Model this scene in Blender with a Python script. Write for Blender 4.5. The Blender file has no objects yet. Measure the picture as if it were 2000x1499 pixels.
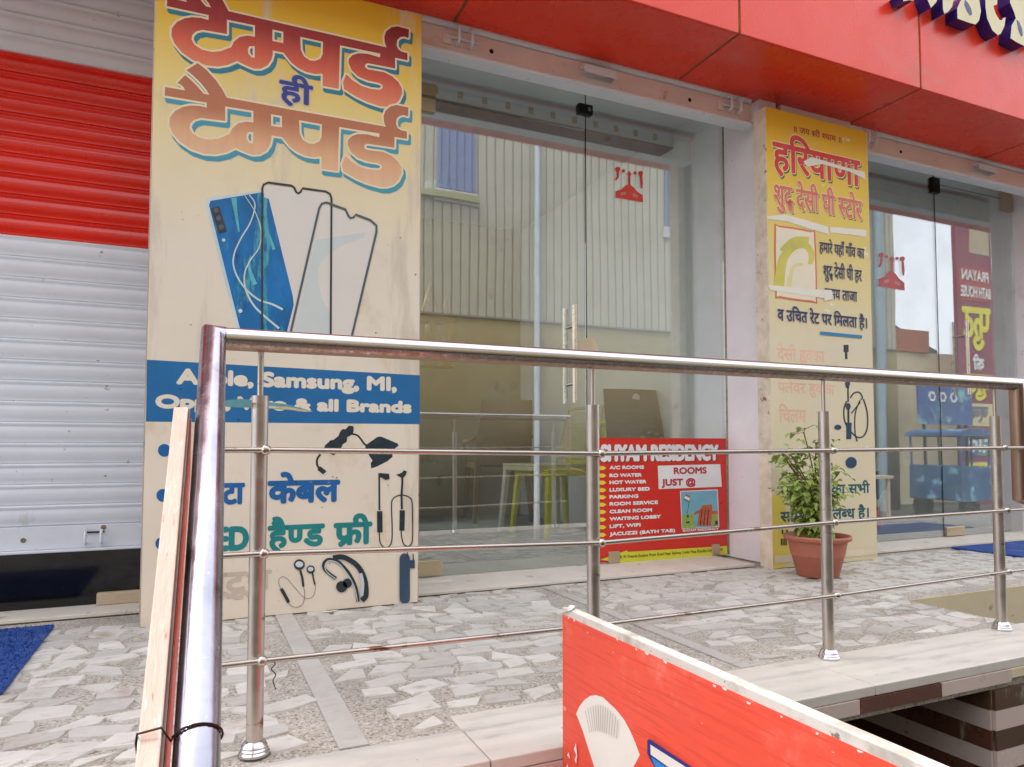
import bpy, math, random
from mathutils import Vector, Matrix
from mathutils.geometry import tessellate_polygon
R = random.Random(7)
PI = math.pi
sc = bpy.context.scene

# ------------------------------------------------------------------ camera, sky, sun, exposure
FPX, CXP, CYP, YAW, PITCH, EYE = 1387.0, 1000.0, 806.0, math.radians(24.1), math.radians(2.75), 0.70
cf = Vector((math.sin(YAW)*math.cos(PITCH), math.cos(YAW)*math.cos(PITCH), math.sin(PITCH)))
cr = Vector((math.cos(YAW), -math.sin(YAW), 0))
cu = cr.cross(cf)
cam_d = bpy.data.cameras.new('camera'); cam = bpy.data.objects.new('camera', cam_d)
sc.collection.objects.link(cam); sc.camera = cam
cam.matrix_world = Matrix(((cr.x, cu.x, -cf.x, 0), (cr.y, cu.y, -cf.y, 0), (cr.z, cu.z, -cf.z, EYE), (0, 0, 0, 1)))
cam_d.sensor_width = 36.0; cam_d.lens = 36.0*FPX/2000.0
cam_d.shift_x = 0.0; cam_d.shift_y = (CYP-749.5)/2000.0
cam_d.clip_start = 0.05; cam_d.clip_end = 500

SUN_EL, SUN_AZ = math.radians(60), math.radians(-55)      # azimuth clockwise from +Y: behind the shops, so the shopfront lies in open shade
w = bpy.data.worlds.new('World'); sc.world = w; w.use_nodes = True
nt = w.node_tree; nt.nodes.clear()
sky = nt.nodes.new('ShaderNodeTexSky'); sky.sky_type = 'NISHITA'; sky.sun_disc = False
sky.sun_elevation = SUN_EL; sky.sun_rotation = SUN_AZ
sky.air_density = 0.7; sky.dust_density = 10.0; sky.ozone_density = 1.0
bg = nt.nodes.new('ShaderNodeBackground'); bg.inputs[1].default_value = 0.15
wo = nt.nodes.new('ShaderNodeOutputWorld')
cl = nt.nodes.new('ShaderNodeTexNoise'); cl.inputs['Scale'].default_value = 2.2; cl.inputs['Detail'].default_value = 7
crp = nt.nodes.new('ShaderNodeMapRange'); crp.inputs[1].default_value = .3; crp.inputs[2].default_value = .6; crp.inputs[3].default_value = .72; crp.inputs[4].default_value = .96
cm = nt.nodes.new('ShaderNodeMix'); cm.data_type = 'RGBA'; cm.inputs[7].default_value = (3.62, 3.75, 4.05, 1)      # bright cloud cover over the blue
gtc = nt.nodes.new('ShaderNodeTexCoord'); nt.links.new(gtc.outputs['Generated'], cl.inputs['Vector']); nt.links.new(cl.outputs['Fac'], crp.inputs[0]); nt.links.new(crp.outputs[0], cm.inputs[0])
nt.links.new(sky.outputs[0], cm.inputs[6]); nt.links.new(cm.outputs[2], bg.inputs[0]); nt.links.new(bg.outputs[0], wo.inputs[0])
sd = bpy.data.lights.new('sun', 'SUN'); sun = bpy.data.objects.new('sun', sd); sc.collection.objects.link(sun)
sd.energy = 0.9; sd.angle = math.radians(14); sd.color = (1.0, 0.97, 0.93)
sdir = Vector((math.sin(SUN_AZ)*math.cos(SUN_EL), math.cos(SUN_AZ)*math.cos(SUN_EL), math.sin(SUN_EL)))
sun.rotation_euler = sdir.to_track_quat('Z', 'Y').to_euler()
sc.view_settings.view_transform = 'Standard'; sc.view_settings.look = 'None'
sc.view_settings.exposure = 1.95; sc.view_settings.gamma = 1.0
try: sc.cycles.max_bounces = 8; sc.cycles.transparent_max_bounces = 12
except Exception: pass

# ------------------------------------------------------------------ image pixels to world: where a pixel's camera ray meets a plane
def pixel_ray(x, y): return cf + cr*((x-CXP)/FPX) - cu*((y-CYP)/FPX)
def onY(x, y, Y): d = pixel_ray(x, y); t = Y/d.y; return (d.x*t, Y, EYE+d.z*t)
def onX(x, y, X): d = pixel_ray(x, y); t = X/d.x; return (X, d.y*t, EYE+d.z*t)

# ------------------------------------------------------------------ materials
def srgb(c): return tuple(((v/255)/12.92 if v/255 <= 0.04045 else ((v/255+0.055)/1.055)**2.4) for v in c)
MATS = {}
def mat(name, col, rough=0.5, metal=0.0, var=0.10, scale=6.0, bump=0.0, bscale=60.0, dirt=None, stretch=(1,1,1), spec=0.5, random_v=0.0, coat=0.0, ramp=None, bdist=0.004):
    """col linear rgb; var brightness wobble; dirt=(rgb, threshold, softness, scale[,stretch]); ramp=[(z, rgb)...] print that changes with height"""
    if name in MATS: return MATS[name]
    m = bpy.data.materials.new(name); m.use_nodes = True; t = m.node_tree; N = t.nodes; L = t.links
    b = N['Principled BSDF']
    b.inputs['Roughness'].default_value = rough; b.inputs['Metallic'].default_value = metal
    b.inputs['Specular IOR Level'].default_value = spec
    if coat: b.inputs['Coat Weight'].default_value = coat; b.inputs['Coat Roughness'].default_value = 0.08
    geo = N.new('ShaderNodeNewGeometry'); mp = N.new('ShaderNodeMapping'); L.new(geo.outputs['Position'], mp.inputs[0]); mp.inputs['Scale'].default_value = stretch
    def noise(s, detail=6, rough_=0.6, src=mp):
        n = N.new('ShaderNodeTexNoise'); n.inputs['Scale'].default_value = s; n.inputs['Detail'].default_value = detail; n.inputs['Roughness'].default_value = rough_
        L.new(src.outputs[0], n.inputs['Vector']); return n.outputs['Fac']
    def mix(f, a, c2):
        x = N.new('ShaderNodeMix'); x.data_type = 'RGBA'
        if isinstance(f, float): x.inputs[0].default_value = f
        else: L.new(f, x.inputs[0])
        for i, v in ((6, a), (7, c2)):
            if isinstance(v, tuple): x.inputs[i].default_value = (*v, 1)
            else: L.new(v, x.inputs[i])
        return x.outputs[2]
    if ramp:
        sp = N.new('ShaderNodeSeparateXYZ'); L.new(geo.outputs['Position'], sp.inputs[0])
        z0, z1 = ramp[0][0], ramp[-1][0]
        mr = N.new('ShaderNodeMapRange'); mr.inputs[1].default_value = z0; mr.inputs[2].default_value = z1; L.new(sp.outputs[2], mr.inputs[0])
        cr_ = N.new('ShaderNodeValToRGB'); e = cr_.color_ramp.elements
        e[0].position = 0; e[0].color = (*ramp[0][1], 1); e[1].position = 1; e[1].color = (*ramp[-1][1], 1)
        for z, c in ramp[1:-1]:
            q = e.new((z-z0)/(z1-z0)); q.color = (*c, 1)
        L.new(mr.outputs[0], cr_.inputs[0]); cur = cr_.outputs[0]
    else: cur = col
    if var > 0:
        f = noise(scale); mr = N.new('ShaderNodeMapRange'); L.new(f, mr.inputs[0])
        mr.inputs[1].default_value = 0.3; mr.inputs[2].default_value = 0.7; mr.inputs[3].default_value = 1-var; mr.inputs[4].default_value = 1+var
        x = N.new('ShaderNodeVectorMath'); x.operation = 'SCALE'; L.new(mr.outputs[0], x.inputs['Scale'])
        if isinstance(cur, tuple): x.inputs[0].default_value = cur
        else: L.new(cur, x.inputs[0])
        cur = x.outputs[0]
    if random_v > 0:
        oi = N.new('ShaderNodeObjectInfo'); mr = N.new('ShaderNodeMapRange'); L.new(oi.outputs['Random'], mr.inputs[0]); mr.inputs[3].default_value = 1-random_v; mr.inputs[4].default_value = 1+random_v
        x = N.new('ShaderNodeVectorMath'); x.operation = 'SCALE'; L.new(mr.outputs[0], x.inputs['Scale'])
        if isinstance(cur, tuple): x.inputs[0].default_value = cur
        else: L.new(cur, x.inputs[0])
        cur = x.outputs[0]
    for dd in (dirt if isinstance(dirt, list) else [dirt] if dirt else []):
        src = mp
        if len(dd) > 4:
            src = N.new('ShaderNodeMapping'); L.new(geo.outputs['Position'], src.inputs[0]); src.inputs['Scale'].default_value = dd[4]
        f = noise(dd[3], 8, 0.65, src); mr = N.new('ShaderNodeMapRange'); L.new(f, mr.inputs[0])
        mr.inputs[1].default_value = dd[1]; mr.inputs[2].default_value = dd[1]+dd[2]; mr.interpolation_type = 'SMOOTHSTEP'
        cur = mix(mr.outputs[0], cur, dd[0])
    if isinstance(cur, tuple): b.inputs['Base Color'].default_value = (*cur, 1)
    else: L.new(cur, b.inputs['Base Color'])
    if rough > 0.05:
        f = noise(scale*2.3); mr = N.new('ShaderNodeMapRange'); L.new(f, mr.inputs[0]); mr.inputs[1].default_value = .3; mr.inputs[2].default_value = .7
        mr.inputs[3].default_value = rough*0.75; mr.inputs[4].default_value = min(1, rough*1.25); L.new(mr.outputs[0], b.inputs['Roughness'])
    if bump:
        bp = N.new('ShaderNodeBump'); bp.inputs['Strength'].default_value = bump; bp.inputs['Distance'].default_value = bdist
        L.new(noise(bscale, 5), bp.inputs['Height']); L.new(bp.outputs[0], b.inputs['Normal'])
    MATS[name] = m; return m

def C(*c): return srgb(c)
M = dict(
 white_paint=mat('white_paint', C(221,225,233), .36, var=.04, dirt=[(C(190,186,180), .62, .16, 7, (1,1,.3)), (C(150,140,128), .66, .05, 24), (C(120,104,88), .72, .02, 70)]),
 red_paint=mat('red_paint', C(224,32,18), .30, var=.10, scale=3, dirt=[(C(225,70,60), .60, .12, 20, (1,1,14)), (C(150,60,50), .66, .06, 18), (C(230,190,185), .745, .015, 60)], coat=.3),
 red_panel=mat('red_panel', C(238,62,36), .28, var=.03, scale=2, dirt=[(C(214,96,80), .56, .22, 1.6, (1,1,2.5)), (C(238,140,128), .74, .03, 26), (C(120,30,25), .76, .02, 40)], spec=.5),
 joint=mat('joint_sealant', C(120,88,48), .8, var=.2, scale=20),
 pink_white=mat('pinkish_primer', C(236,222,215), .55, var=.07, dirt=[(C(185,140,115), .60, .12, 9), (C(245,245,245), .68, .03, 30)], bump=.3, bscale=30),
 pillar=mat('pillar_paint', C(238,228,230), .6, var=.06, scale=4, dirt=[(C(160,140,130), .66, .06, 16), (C(190,150,140), .60, .2, 3)], bump=.25, bscale=25),
 rust=mat('rusty_steel', C(98,58,34), .8, var=.3, scale=20, bump=.5, bscale=60),
 wall=mat('interior_plaster', C(232,232,228), .8, var=.05, scale=2),
 wall_olive=mat('olive_plaster', C(170,158,116), .8, var=.15, scale=2, dirt=(C(90,80,60), .6, .15, 3)),
 ceiling=mat('ceiling_paint', C(222,224,228), .8, var=.04, scale=2),
 int_floor=mat('interior_floor', C(150,158,156), .35, var=.12, scale=3, dirt=(C(100,105,100), .6, .15, 5)),
 granite=mat('black_granite', C(14,15,18), .08, var=.4, scale=80, dirt=(C(120,120,115), .72, .02, 45)),
 marble=mat('grey_marble', C(206,200,191), .42, var=.07, scale=3, dirt=[(C(178,172,166), .50, .25, 5, (1,3,1)), (C(150,140,126), .66, .06, 24), (C(196,150,110), .74, .02, 7)], bump=.15, bscale=30),
 marble_warm=mat('warm_marble', C(216,208,196), .5, var=.08, scale=5, dirt=(C(150,130,105), .60, .12, 12), bump=.2, bscale=30),
 chip=mat('marble_chip_stone', C(202,198,192), .42, var=.10, scale=8, random_v=.17, dirt=[(C(170,154,142), .54, .16, 4), (C(168,162,155), .52, .2, 14, (1,3,1)), (C(120,108,96), .68, .05, 35)], bump=.25, bscale=45),
 tile_pale=mat('pale_tile', C(206,186,178), .3, var=.05, scale=4, random_v=.05, dirt=[(C(150,125,110), .64, .06, 14), (C(170,160,120), .69, .03, 25)]),
 tile_brown=mat('brown_tile', C(98,62,48), .3, var=.15, scale=6, random_v=.1, dirt=[(C(175,160,150), .60, .10, 8, (1,1,.3)), (C(195,185,150), .68, .02, 12)]),
 tile_dirty=mat('dirty_brown_tile', C(84,62,44), .4, var=.2, scale=6, dirt=[(C(150,145,130), .56, .10, 9, (1,1,.35)), (C(190,175,130), .66, .02, 10)]),
 concrete=mat('concrete', C(150,142,128), .9, var=.15, scale=4, bump=.5, bscale=40, dirt=(C(90,80,60), .6, .15, 6)),
 cream_wall=mat('cream_render', C(214,200,168), .85, var=.08, scale=3, bump=.3, bscale=30, dirt=[(C(160,130,90), .60, .10, 9), (C(130,125,115), .64, .1, 5)]),
 asphalt=mat('asphalt', (.055,.053,.05), .9, var=.2, scale=10, bump=.6, bscale=120),
 chrome=mat('chrome_trim', C(170,165,160), .25, 1.0, var=.1, scale=10),
 champagne=mat('champagne_metal', C(196,180,150), .35, .6, var=.06),
 black_metal=mat('black_metal', C(30,28,26), .4, .6),
 wood=mat('raw_wood', C(196,176,150), .75, var=.12, scale=5, stretch=(4,4,30), bump=.3, bscale=20),
 plank=mat('pale_wood_plank', C(214,182,166), .7, var=.10, scale=8, dirt=[(C(205,120,105), .62, .10, 14), (C(240,235,230), .6, .1, 20)], bump=.5, bscale=40, stretch=(6,1,1)),
 plank_edge=mat('plank_dark_edge', C(110,90,78), .8, var=.3, scale=15, bump=.5),
 board_frame=mat('sign_frame_white', C(205,200,192), .6, var=.08, scale=8, dirt=[(C(170,164,154), .50, .15, 8), (C(120,112,100), .62, .05, 26), (C(80,76,72), .69, .03, 60)], bump=.2),
 board_red=mat('board_red_vinyl', C(224,78,56), .5, var=.09, scale=2.5, dirt=[(C(232,140,120), .54, .25, 6), (C(214,70,48), .50, .1, 40, (1,.12,3)), (C(236,170,155), .66, .03, 50, (1,.4,1)), (C(235,225,215), .72, .015, 40)], stretch=(1,1,1)),
 vinyl_white=mat('vinyl_white', C(224,218,210), .55, var=.04, dirt=(C(150,140,130), .68, .04, 45)),
 navy=mat('navy_print', C(28,36,120), .5), sky_print=mat('cyan_print', C(35,130,205), .5),
 blue_mat=mat('blue_coir', C(30,72,150), .95, var=.25, scale=60, bump=1.0, bscale=160, dirt=[(C(84,110,160), .50, .2, 5), (C(130,145,170), .64, .06, 60)], bdist=.01),
 terracotta=mat('terracotta_plastic', C(176,104,82), .5, var=.08, dirt=(C(205,160,140), .64, .08, 10)),
 soil=mat('soil', C(84,66,48), .95, var=.3, scale=40, bump=1, bscale=80),
 stem=mat('stem_bark', C(94,74,50), .8),
 leaf=mat('leaf', C(150,170,80), .45, var=.35, scale=18, dirt=[(C(150,155,70), .60, .10, 14), (C(160,95,50), .68, .05, 10)]),
 wire=mat('binding_wire', C(70,45,35), .5, .7),
)
# brushed steel with rust stains on it
def steel(name, base, rough, stain, thr, under=None):
    m = mat(name, base, rough, 1.0, var=.08, scale=9, dirt=[(stain, thr, .10, 26), (C(215,210,205), .70, .03, 90)], stretch=(.35,1,1))
    return m
M['steel_trim'] = steel('polished_steel_trim', C(205,200,200), .2, C(120,70,35), .68)
M['steel_post'] = steel('brushed_steel_post', C(196,187,178), .40, C(140,95,65), .60)
M['steel_rod'] = steel('steel_rod', C(190,180,172), .26, C(125,85,65), .60)
M['steel_stair'] = mat('blued_steel_stair_rail', C(176,174,186), .24, 1.0, var=.22, scale=7, dirt=[(C(100,92,100), .56, .14, 9, (1,.6,.6)), (C(215,210,208), .66, .03, 60), (C(120,80,90), .62, .15, 4)], bump=.12, bscale=22)

def rail_mat():
    m = steel('polished_steel_rail', C(205,200,200), .17, C(120,70,35), .66); t = m.node_tree; N = t.nodes; L = t.links; b = N['Principled BSDF']
    old = b.inputs['Base Color'].links[0].from_socket; oldr = b.inputs['Roughness'].links[0].from_socket
    geo = N.new('ShaderNodeNewGeometry'); sp = N.new('ShaderNodeSeparateXYZ'); L.new(geo.outputs['Position'], sp.inputs[0])
    ns = N.new('ShaderNodeTexNoise'); ns.inputs['Scale'].default_value = 55; ns.inputs['Detail'].default_value = 8; ns.inputs['Roughness'].default_value = .7; L.new(geo.outputs['Position'], ns.inputs['Vector'])
    a = N.new('ShaderNodeMath'); a.operation = 'MULTIPLY_ADD'; L.new(ns.outputs['Fac'], a.inputs[0]); a.inputs[1].default_value = .05; L.new(sp.outputs[2], a.inputs[2])
    mr = N.new('ShaderNodeMapRange'); mr.interpolation_type = 'SMOOTHSTEP'; L.new(a.outputs[0], mr.inputs[0]); mr.inputs[1].default_value = .949; mr.inputs[2].default_value = .971; mr.inputs[3].default_value = .75; mr.inputs[4].default_value = 0
    x = N.new('ShaderNodeMix'); x.data_type = 'RGBA'; L.new(mr.outputs[0], x.inputs[0]); L.new(old, x.inputs[6]); x.inputs[7].default_value = (*C(152,112,76), 1); L.new(x.outputs[2], b.inputs['Base Color'])
    y = N.new('ShaderNodeMix'); L.new(mr.outputs[0], y.inputs[0]); L.new(oldr, y.inputs[2]); y.inputs[3].default_value = .5; L.new(y.outputs[0], b.inputs['Roughness'])
    return m
def glass_mat(name, tint, refl):
    m = bpy.data.materials.new(name); m.use_nodes = True; t = m.node_tree; N = t.nodes; L = t.links; N.clear()
    o = N.new('ShaderNodeOutputMaterial'); tr = N.new('ShaderNodeBsdfTransparent'); gl = N.new('ShaderNodeBsdfGlossy')
    tr.inputs[0].default_value = (*tint, 1); gl.inputs['Roughness'].default_value = 0.0; gl.inputs[0].default_value = (.93,.93,.95,1)
    lw = N.new('ShaderNodeLayerWeight'); lw.inputs[0].default_value = .5; fr = N.new('ShaderNodeMath'); fr.operation = 'POWER'; L.new(lw.outputs['Facing'], fr.inputs[0]); fr.inputs[1].default_value = 4.0
    ad = N.new('ShaderNodeMath'); ad.operation = 'MULTIPLY_ADD'; L.new(fr.outputs[0], ad.inputs[0]); ad.inputs[1].default_value = 1-refl; ad.inputs[2].default_value = refl
    # dust film: faint diffuse with streaks
    df = N.new('ShaderNodeBsdfDiffuse'); df.inputs[0].default_value = (.6,.6,.58,1)
    geo = N.new('ShaderNodeNewGeometry'); ns = N.new('ShaderNodeTexNoise'); ns.inputs['Scale'].default_value = 3.0; ns.inputs['Detail'].default_value = 8
    L.new(geo.outputs['Position'], ns.inputs['Vector'])
    mr = N.new('ShaderNodeMapRange'); L.new(ns.outputs['Fac'], mr.inputs[0]); mr.inputs[1].default_value = .45; mr.inputs[2].default_value = .8; mr.inputs[3].default_value = .015; mr.inputs[4].default_value = .10
    bp = N.new('ShaderNodeBump'); n2 = N.new('ShaderNodeTexNoise'); n2.inputs['Scale'].default_value = 1.1; n2.inputs['Detail'].default_value = 1
    L.new(geo.outputs['Position'], n2.inputs['Vector']); L.new(n2.outputs['Fac'], bp.inputs['Height']); bp.inputs['Strength'].default_value = .12; bp.inputs['Distance'].default_value = .01
    L.new(bp.outputs[0], gl.inputs['Normal'])
    m1 = N.new('ShaderNodeMixShader'); L.new(ad.outputs[0], m1.inputs[0]); L.new(tr.outputs[0], m1.inputs[1]); L.new(gl.outputs[0], m1.inputs[2])
    m2 = N.new('ShaderNodeMixShader'); L.new(mr.outputs[0], m2.inputs[0]); L.new(m1.outputs[0], m2.inputs[1]); L.new(df.outputs[0], m2.inputs[2])
    L.new(m2.outputs[0], o.inputs[0]); return m
M['steel_rail'] = rail_mat()
M['glass'] = glass_mat('door_glass', (.93,.97,.95), .24)
M['edge'] = mat('glass_edge', C(20,42,44), .2)

# terrazzo bed between the marble chips
def terrazzo():
    m = bpy.data.materials.new('terrazzo_bed'); m.use_nodes = True; t = m.node_tree; N = t.nodes; L = t.links; b = N['Principled BSDF']
    geo = N.new('ShaderNodeNewGeometry'); v = N.new('ShaderNodeTexVoronoi'); v.inputs['Scale'].default_value = 170; L.new(geo.outputs['Position'], v.inputs['Vector'])
    r = N.new('ShaderNodeValToRGB'); r.color_ramp.interpolation = 'CONSTANT'; e = r.color_ramp.elements
    e[0].color = (*C(180,173,162), 1); e[1].position = .35; e[1].color = (*C(164,156,145), 1)
    for p, c in ((.6, C(190,184,174)), (.78, C(134,120,106)), (.88, C(204,200,192))): q = e.new(p); q.color = (*c, 1)
    sp = N.new('ShaderNodeSeparateColor'); L.new(v.outputs['Color'], sp.inputs[0]); L.new(sp.outputs[0], r.inputs[0])
    ns = N.new('ShaderNodeTexNoise'); ns.inputs['Scale'].default_value = 3; ns.inputs['Detail'].default_value = 7; L.new(geo.outputs['Position'], ns.inputs['Vector'])
    mr = N.new('ShaderNodeMapRange'); L.new(ns.outputs['Fac'], mr.inputs[0]); mr.inputs[1].default_value = .3; mr.inputs[2].default_value = .7; mr.inputs[3].default_value = .76; mr.inputs[4].default_value = 1.08
    x = N.new('ShaderNodeVectorMath'); x.operation = 'SCALE'; L.new(r.outputs[0], x.inputs[0]); L.new(mr.outputs[0], x.inputs['Scale']); L.new(x.outputs[0], b.inputs['Base Color'])
    b.inputs['Roughness'].default_value = .6
    bp = N.new('ShaderNodeBump'); bp.inputs['Strength'].default_value = .3; bp.inputs['Distance'].default_value = .002; L.new(v.outputs['Distance'], bp.inputs['Height']); L.new(bp.outputs[0], b.inputs['Normal'])
    return m
M['terrazzo'] = terrazzo()

# ------------------------------------------------------------------ mesh building
class MB:
    def __init__(s): s.v = []; s.f = []; s.mi = []
    def add(s, vs, fs, mi=0):
        o = len(s.v); s.v += [tuple(p) for p in vs]; s.f += [tuple(i+o for i in f) for f in fs]; s.mi += [mi]*len(fs); return s
    def box(s, a, b, mi=0):
        x0, y0, z0 = a; x1, y1, z1 = b
        return s.add([(x0,y0,z0),(x1,y0,z0),(x1,y1,z0),(x0,y1,z0),(x0,y0,z1),(x1,y0,z1),(x1,y1,z1),(x0,y1,z1)],
                     [(0,3,2,1),(4,5,6,7),(0,1,5,4),(1,2,6,5),(2,3,7,6),(3,0,4,7)], mi)
    def tube(s, pts, r, n=16, caps=True, mi=0):
        P = [Vector(p) for p in pts]; rs = r if isinstance(r, (list, tuple)) else [r]*len(P); rings = []; prev = None
        for i, p in enumerate(P):
            if i == 0: t = (P[1]-P[0]).normalized(); k = 1
            elif i == len(P)-1: t = (P[-1]-P[-2]).normalized(); k = 1
            else:
                a = (P[i]-P[i-1]).normalized(); b = (P[i+1]-P[i]).normalized(); t = (a+b).normalized(); k = 1
            if prev is None:
                up = Vector((0,0,1)) if abs(t.z) < .9 else Vector((0,1,0)); u = t.cross(up).normalized()
            else:
                u = (prev - t*prev.dot(t)).normalized()
            vv = t.cross(u); prev = u
            ring = []
            for j in range(n):
                d = u*math.cos(2*PI*j/n)+vv*math.sin(2*PI*j/n)
                q = p+d*rs[i]
                if 0 < i < len(P)-1 and len(P) <= 4:      # mitred corner: slide along the incoming run onto the mitre plane
                    a = (P[i]-P[i-1]).normalized(); dd = d - a*d.dot(a)
                    dd = dd.normalized()*rs[i] if dd.length > 1e-6 else d*rs[i]
                    q = p+dd; q = q - a*((q-p).dot(t)/a.dot(t))
                ring.append(q)
            rings.append(ring)
        vs = [q for ring in rings for q in ring]; fs = []
        for i in range(len(P)-1):
            for j in range(n): fs.append((i*n+j, i*n+(j+1)%n, (i+1)*n+(j+1)%n, (i+1)*n+j))
        if caps: fs.append(tuple(reversed(range(n)))); fs.append(tuple(range((len(P)-1)*n, len(P)*n)))
        return s.add(vs, fs, mi)
    def lathe(s, c, prof, n=24, mi=0, axis='z'):
        vs = []; fs = []
        for r, z in prof:
            for j in range(n):
                a = 2*PI*j/n; x, y = r*math.cos(a), r*math.sin(a)
                vs.append({'z': (c[0]+x, c[1]+y, c[2]+z), 'y': (c[0]+x, c[1]+z, c[2]+y), 'x': (c[0]+z, c[1]+x, c[2]+y)}[axis])
        for i in range(len(prof)-1):
            for j in range(n): fs.append((i*n+j, i*n+(j+1)%n, (i+1)*n+(j+1)%n, (i+1)*n+j))
        return s.add(vs, fs, mi)
    def ball(s, c, r, n=12, mi=0):
        return s.lathe(c, [(max(1e-4, r*math.sin(PI*i/8)), -r*math.cos(PI*i/8)) for i in range(9)], n, mi)
    def prism(s, pts, y0, y1, mi=0, side=None):
        """pts in X,Z; extruded along Y"""
        n = len(pts); tri = tessellate_polygon([[Vector((p[0], p[1], 0)) for p in pts]])
        s.add([(p[0], y0, p[1]) for p in pts], tri, mi); s.add([(p[0], y1, p[1]) for p in pts], tri, mi)
        s.add([(p[0], y0, p[1]) for p in pts]+[(p[0], y1, p[1]) for p in pts], [(i, (i+1)%n, n+(i+1)%n, n+i) for i in range(n)], mi if side is None else side)
        return s
    def build(s, name, mats, parent=None, smooth=False, bevel=0, loc=None):
        me = bpy.data.meshes.new(name); me.from_pydata(s.v, [], s.f)
        for m in (mats if isinstance(mats, (list, tuple)) else [mats]): me.materials.append(m)
        me.polygons.foreach_set('material_index', s.mi)
        if smooth:
            me.polygons.foreach_set('use_smooth', [True]*len(me.polygons))
            try: me.set_sharp_from_angle(angle=math.radians(40))
            except Exception: pass
        me.update()
        o = bpy.data.objects.new(name, me); sc.collection.objects.link(o)
        if parent is not None: o.parent = parent
        if bevel:
            b = o.modifiers.new('bevel', 'BEVEL'); b.width = bevel; b.segments = 2; b.limit_method = 'ANGLE'
        return o
def box(name, a, b, m, parent=None, bevel=0): return MB().box(a, b).build(name, m, parent, bevel=bevel)
def thing(name, label, cat, group=None):
    o = bpy.data.objects.new(name, None); sc.collection.objects.link(o); o['label'] = label; o['category'] = cat
    if group: o['group'] = group
    return o
def tag(o, label, cat, group=None):
    o['label'] = label; o['category'] = cat
    if group: o['group'] = group
    return o
def struct(o, label=None):
    o['kind'] = 'structure'
    if label: o['label'] = label
    return o

# ------------------------------------------------------------------ flat print on a surface
_tc = {}
def _textmesh(s):
    if s in _tc: return _tc[s]
    c = bpy.data.curves.new('t', 'FONT'); c.body = s; c.size = 1; c.resolution_u = 5
    o = bpy.data.objects.new('t', c); sc.collection.objects.link(o)
    bpy.context.view_layer.update()
    me = o.evaluated_get(bpy.context.evaluated_depsgraph_get()).to_mesh()
    me.calc_loop_triangles()
    v = [(p.co.x, p.co.y) for p in me.vertices]; t = [tuple(q.vertices) for q in me.loop_triangles]
    bpy.data.objects.remove(o); bpy.data.curves.remove(c)
    _tc[s] = (v, t); return _tc[s]
def _xmax(s): v = _textmesh(s)[0]; return max(p[0] for p in v) if v else 0
def adv(s): return _xmax(s+'H')-_xmax('H')
def _clipx(v, t, xc):
    V = []; T = []
    for tri in t:
        poly = [v[i] for i in tri]; out = []
        for i in range(len(poly)):
            a, b = poly[i], poly[(i+1) % len(poly)]
            if a[0] <= xc: out.append(a)
            if (a[0] <= xc) != (b[0] <= xc):
                k = (xc-a[0])/(b[0]-a[0]); out.append((xc, a[1]+k*(b[1]-a[1])))
        if len(out) >= 3:
            o = len(V); V += out; T += [(o, o+i, o+i+1) for i in range(1, len(out)-1)]
    return V, T
def compose(tokens, words=False):
    if isinstance(tokens, str): tokens = [tokens]
    tk2 = []
    for tk in tokens:
        if isinstance(tk, str):
            for i, w_ in enumerate(tk.split(' ')):
                if i: tk2.append(None)
                if w_: tk2.append(w_)
        else: tk2.append(tk)
    V = []; T = []; x = 0; W = []; start = 0
    for tk in tk2:
        if tk is None:
            x += .28; W.append((start, len(T))); start = len(T); continue
        if isinstance(tk, str): v, t = _textmesh(tk); a = adv(tk); v = [(p[0]+x, p[1]) for p in v]; x += a
        elif tk[0] == 'half':
            v, t = _textmesh(tk[1]); a = adv(tk[1])*tk[2]; v, t = _clipx(v, t, a); v = [(p[0]+x, p[1]) for p in v]; x += a
        elif tk[0] == 'over':
            v, t = _textmesh(tk[1]); v = [(p[0]*tk[4]+x+tk[2], p[1]*tk[4]+tk[3]) for p in v]
        elif tk[0] == 'line':
            _, x0, y0, x1, y1, wd = tk; d = Vector((x1-x0, y1-y0)).normalized(); n = Vector((-d.y, d.x))*wd/2
            v = [(x+x0+n.x, y0+n.y), (x+x0-n.x, y0-n.y), (x+x1-n.x, y1-n.y), (x+x1+n.x, y1+n.y)]; t = [(0,1,2),(0,2,3)]
        o = len(V); V += v; T += [tuple(i+o for i in q) for q in t]
    W.append((start, len(T)))
    return (V, T, [w_ for w_ in W if w_[1] > w_[0]]) if words else (V, T)
def smooth_path(pts, k=6, closed=False):
    if len(pts) < 3: return pts
    out = []; n = len(pts)
    for i in range(n if closed else n-1):
        g = lambda j: pts[j % n] if closed else pts[max(0, min(n-1, j))]
        p0, p1, p2, p3 = g(i-1), g(i), g(i+1), g(i+2)
        for q in range(k):
            t = q/k
            out.append(tuple(.5*((2*p1[a])+(-p0[a]+p2[a])*t+(2*p0[a]-5*p1[a]+4*p2[a]-p3[a])*t*t+(-p0[a]+3*p1[a]-3*p2[a]+p3[a])*t**3) for a in (0, 1)))
    if not closed: out.append(pts[-1])
    return out
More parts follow.
